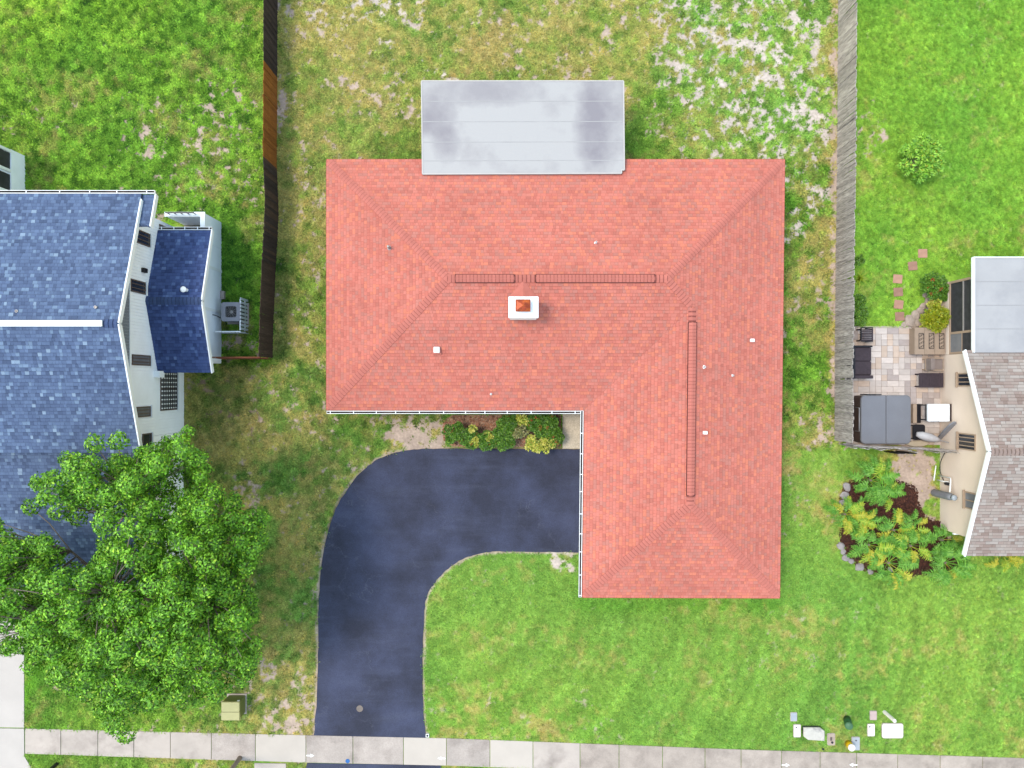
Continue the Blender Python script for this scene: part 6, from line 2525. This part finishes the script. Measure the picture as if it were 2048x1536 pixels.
prof = [(-.09, 1.06), (.09, 1.06), (.09, 1.2), (.06, 1.27), (0, 1.3), (-.06, 1.27), (-.09, 1.2)]
n = len(prof)
b.add([(p.x + x, p.y - .42, z) for x, z in prof] + [(p.x + x, p.y + .12, z) for x, z in prof], [tuple(range(n)), tuple(range(2 * n - 1, n - 1, -1))] + [(i, (i + 1) % n, (i + 1) % n + n, i + n) for i in range(n)])
b.build('box', m_black, po)

# ================================================================ SMALL COVERS AND UTILITY BOXES
p = P(719.5, 1417)
cl_ = root('drain_cover', (p.x, p.y, 0), 'small round metal cover set into the dark driveway', 'cover')
m_iron = M('grey_iron', S(150, 142, 138), 0.15, 12, 0.7)
MB().lathe((p.x, p.y, 0.0), [(.15, 0), (.15, .016), (.12, .018), (.12, .014)], 24).build('ring', m_iron, cl_)
MB().lathe((p.x, p.y, 0.006), [(.115, 0), (.115, .012), (.06, .012), (.058, .009), (.03, .009), (.028, .012)], 24).build('lid', m_iron, cl_)
p = P(855, 1470.5)
cc_ = root('cleanout_cap', (p.x, p.y, 0), 'small white square pipe cap at the corner of drive and footpath', 'cap')
MB().box(p.x - .075, p.y - .075, -.02, p.x + .075, p.y + .075, .05, .012).build('frame', m_pvc, cc_)
MB().lathe((p.x, p.y, .046), [(.05, 0), (.05, .012), (.025, .012), (.025, .016)], 16).build('plug', m_black, cc_)


def cover(ua, va, ub, vb, mat, label, hole=None, name='meter_cover', rad=.04, h=.05, extra=None):
    a, b_ = P(ua, vb, h), P(ub, va, h)
    rt = root(name, ((a.x + b_.x) / 2, (a.y + b_.y) / 2, 0), label, 'cover')
    MB().prism(rounded_rect(a.x, a.y, b_.x, b_.y, rad, 4), -.04, h - .012).build('frame', m_concrete, rt)
    MB().prism(rounded_rect(a.x + .02, a.y + .02, b_.x - .02, b_.y - .02, rad, 4), h - .011, h + .006, .006).build('lid', mat, rt)
    if hole:
        q = P(hole[0], hole[1], h)
        MB().lathe((q.x, q.y, h + .004), [(.035, 0), (.035, .006)], 12).build('reader_port', m_black, rt)
    return rt


m_lidw = M('white_lid', S(240, 240, 243, 1.5), 0.05, 5, 0.6)
m_lidb = M('pale_blue_lid', S(196, 210, 226), 0.06, 5, 0.6)
m_lidp = M('pale_pink_lid', S(226, 206, 206), 0.06, 5, 0.6)
m_lidg = M('grey_polymer_lid', S(222, 224, 220, 1.15), 0.1, 4, 0.8, col2=S(176, 178, 180), c2thr=(.5, .7))
cover(1581, 1425, 1594.5, 1443, m_lidb, 'small pale blue meter cover above the white one with a port')
cover(1587, 1449, 1602, 1475, m_lidw, 'white meter cover with a dark port beside the chamfered box', (1592.5, 1455))
cover(1703.5, 1474, 1720, 1501, m_lidb, 'pale blue meter cover with a dark port behind the yellow marker', (1712, 1481))
cover(1740, 1422, 1754, 1440.5, m_lidp, 'small pinkish meter cover near the white marker post')
cover(1735, 1448, 1750, 1473, m_lidw, 'white meter cover with a dark port beside the big white lid', (1739.5, 1453.5))
cover(1764, 1447, 1807, 1477, m_lidw, 'large white rounded utility lid in the front lawn', None, 'utility_cover', .10, .07)
c_ = cover(1655, 1467, 1670.5, 1491, m_rock, 'worn brown meter cover with a square hatch and ring', None, 'meter_cover', .06)
q = P(1662.5, 1478, .06)
MB().box(q.x - .045, q.y - .08, .057, q.x + .045, q.y + .08, .064).build('hatch', m_bronze, c_)
q = P(1664.5, 1485, .06)
MB().lathe((q.x, q.y, .057), [(.055, 0), (.055, .012), (.03, .012), (.03, .006)], 14).build('ring', m_black, c_)
# chamfered box
a = [(1608.5, 1456), (1640, 1456), (1649, 1463), (1649, 1482), (1617, 1480), (1608.5, 1473)]
cb = root('utility_box', P(1629, 1469), 'low chamfered off-white utility box beside the footpath', 'utility box')
pts = [tuple(P(u, v, .22))[:2] for u, v in a]
MB().prism(pts, -.04, .15).build('base', m_darkmetal, cb)
cen_ = (sum(p[0] for p in pts) / 6, sum(p[1] for p in pts) / 6)
MB().prism([(cen_[0] + (x - cen_[0]) * 1.04, cen_[1] + (y - cen_[1]) * 1.04) for x, y in pts], .151, .22, .03).build('lid', m_lidg, cb)
# green pedestal
p, q = P(1694, 1438), P(1698, 1453, .72)
gp = root('cable_pedestal', (p.x, p.y, 0), 'green round cable pedestal leaning in the front lawn', 'pedestal')
m_gped = M('green_plastic', S(52, 108, 70), 0.1, 5, 0.5)
d = (q - p)
b = MB()
b.tube([p - d * .06, p + d * .86], .165, 18)
b.build('body', m_gped, gp, True)
b = MB()
b.tube([p + d * .861, p + d * .95, p + d], [.18, .17, .12], 18)
b.build('cap', M('faded_green_plastic', S(84, 136, 100), 0.1, 5, 0.5), gp, True)
# yellow marker with white cap
p, q = P(1696.5, 1487), P(1704.5, 1496.5, .40)
ym_ = root('marker_post', (p.x, p.y, 0), 'short yellow marker post with a white round cap beside the footpath', 'post')
d = q - p
b = MB()
b.tube([p - d * .08, p + d * .80], .155, 16)
b.build('body', M('yellow_plastic', S(244, 206, 20), 0.06, 5, 0.5), ym_, True)
b = MB()
b.tube([p + d * .802, p + d * .95, p + d * 1.02], [.165, .16, .10], 16)
b.build('cap', m_lidw, ym_, True)
# white slim post
p = P(1769, 1424)
wp_ = root('marker_post', (p.x, p.y, 0), 'slim white upright marker post beside the large white lid', 'post')
MB().tube([(p.x, p.y, -.05), (p.x, p.y, .84)], .085, 12).build('shaft', m_lidw, wp_)
MB().lathe((p.x, p.y, .841), [(.08, 0), (.08, .03), (.04, .06)], 12).build('cap', m_lidw, wp_)
# small dark plug at the footpath edge
p = P(1646, 1498)
tag(MB().lathe((p.x, p.y, -.03), [(.05, 0), (.05, .06), (.03, .065)], 12).build('survey_plug', m_black, None, origin=p), 'small dark plug in the grass at the footpath edge', 'plug')
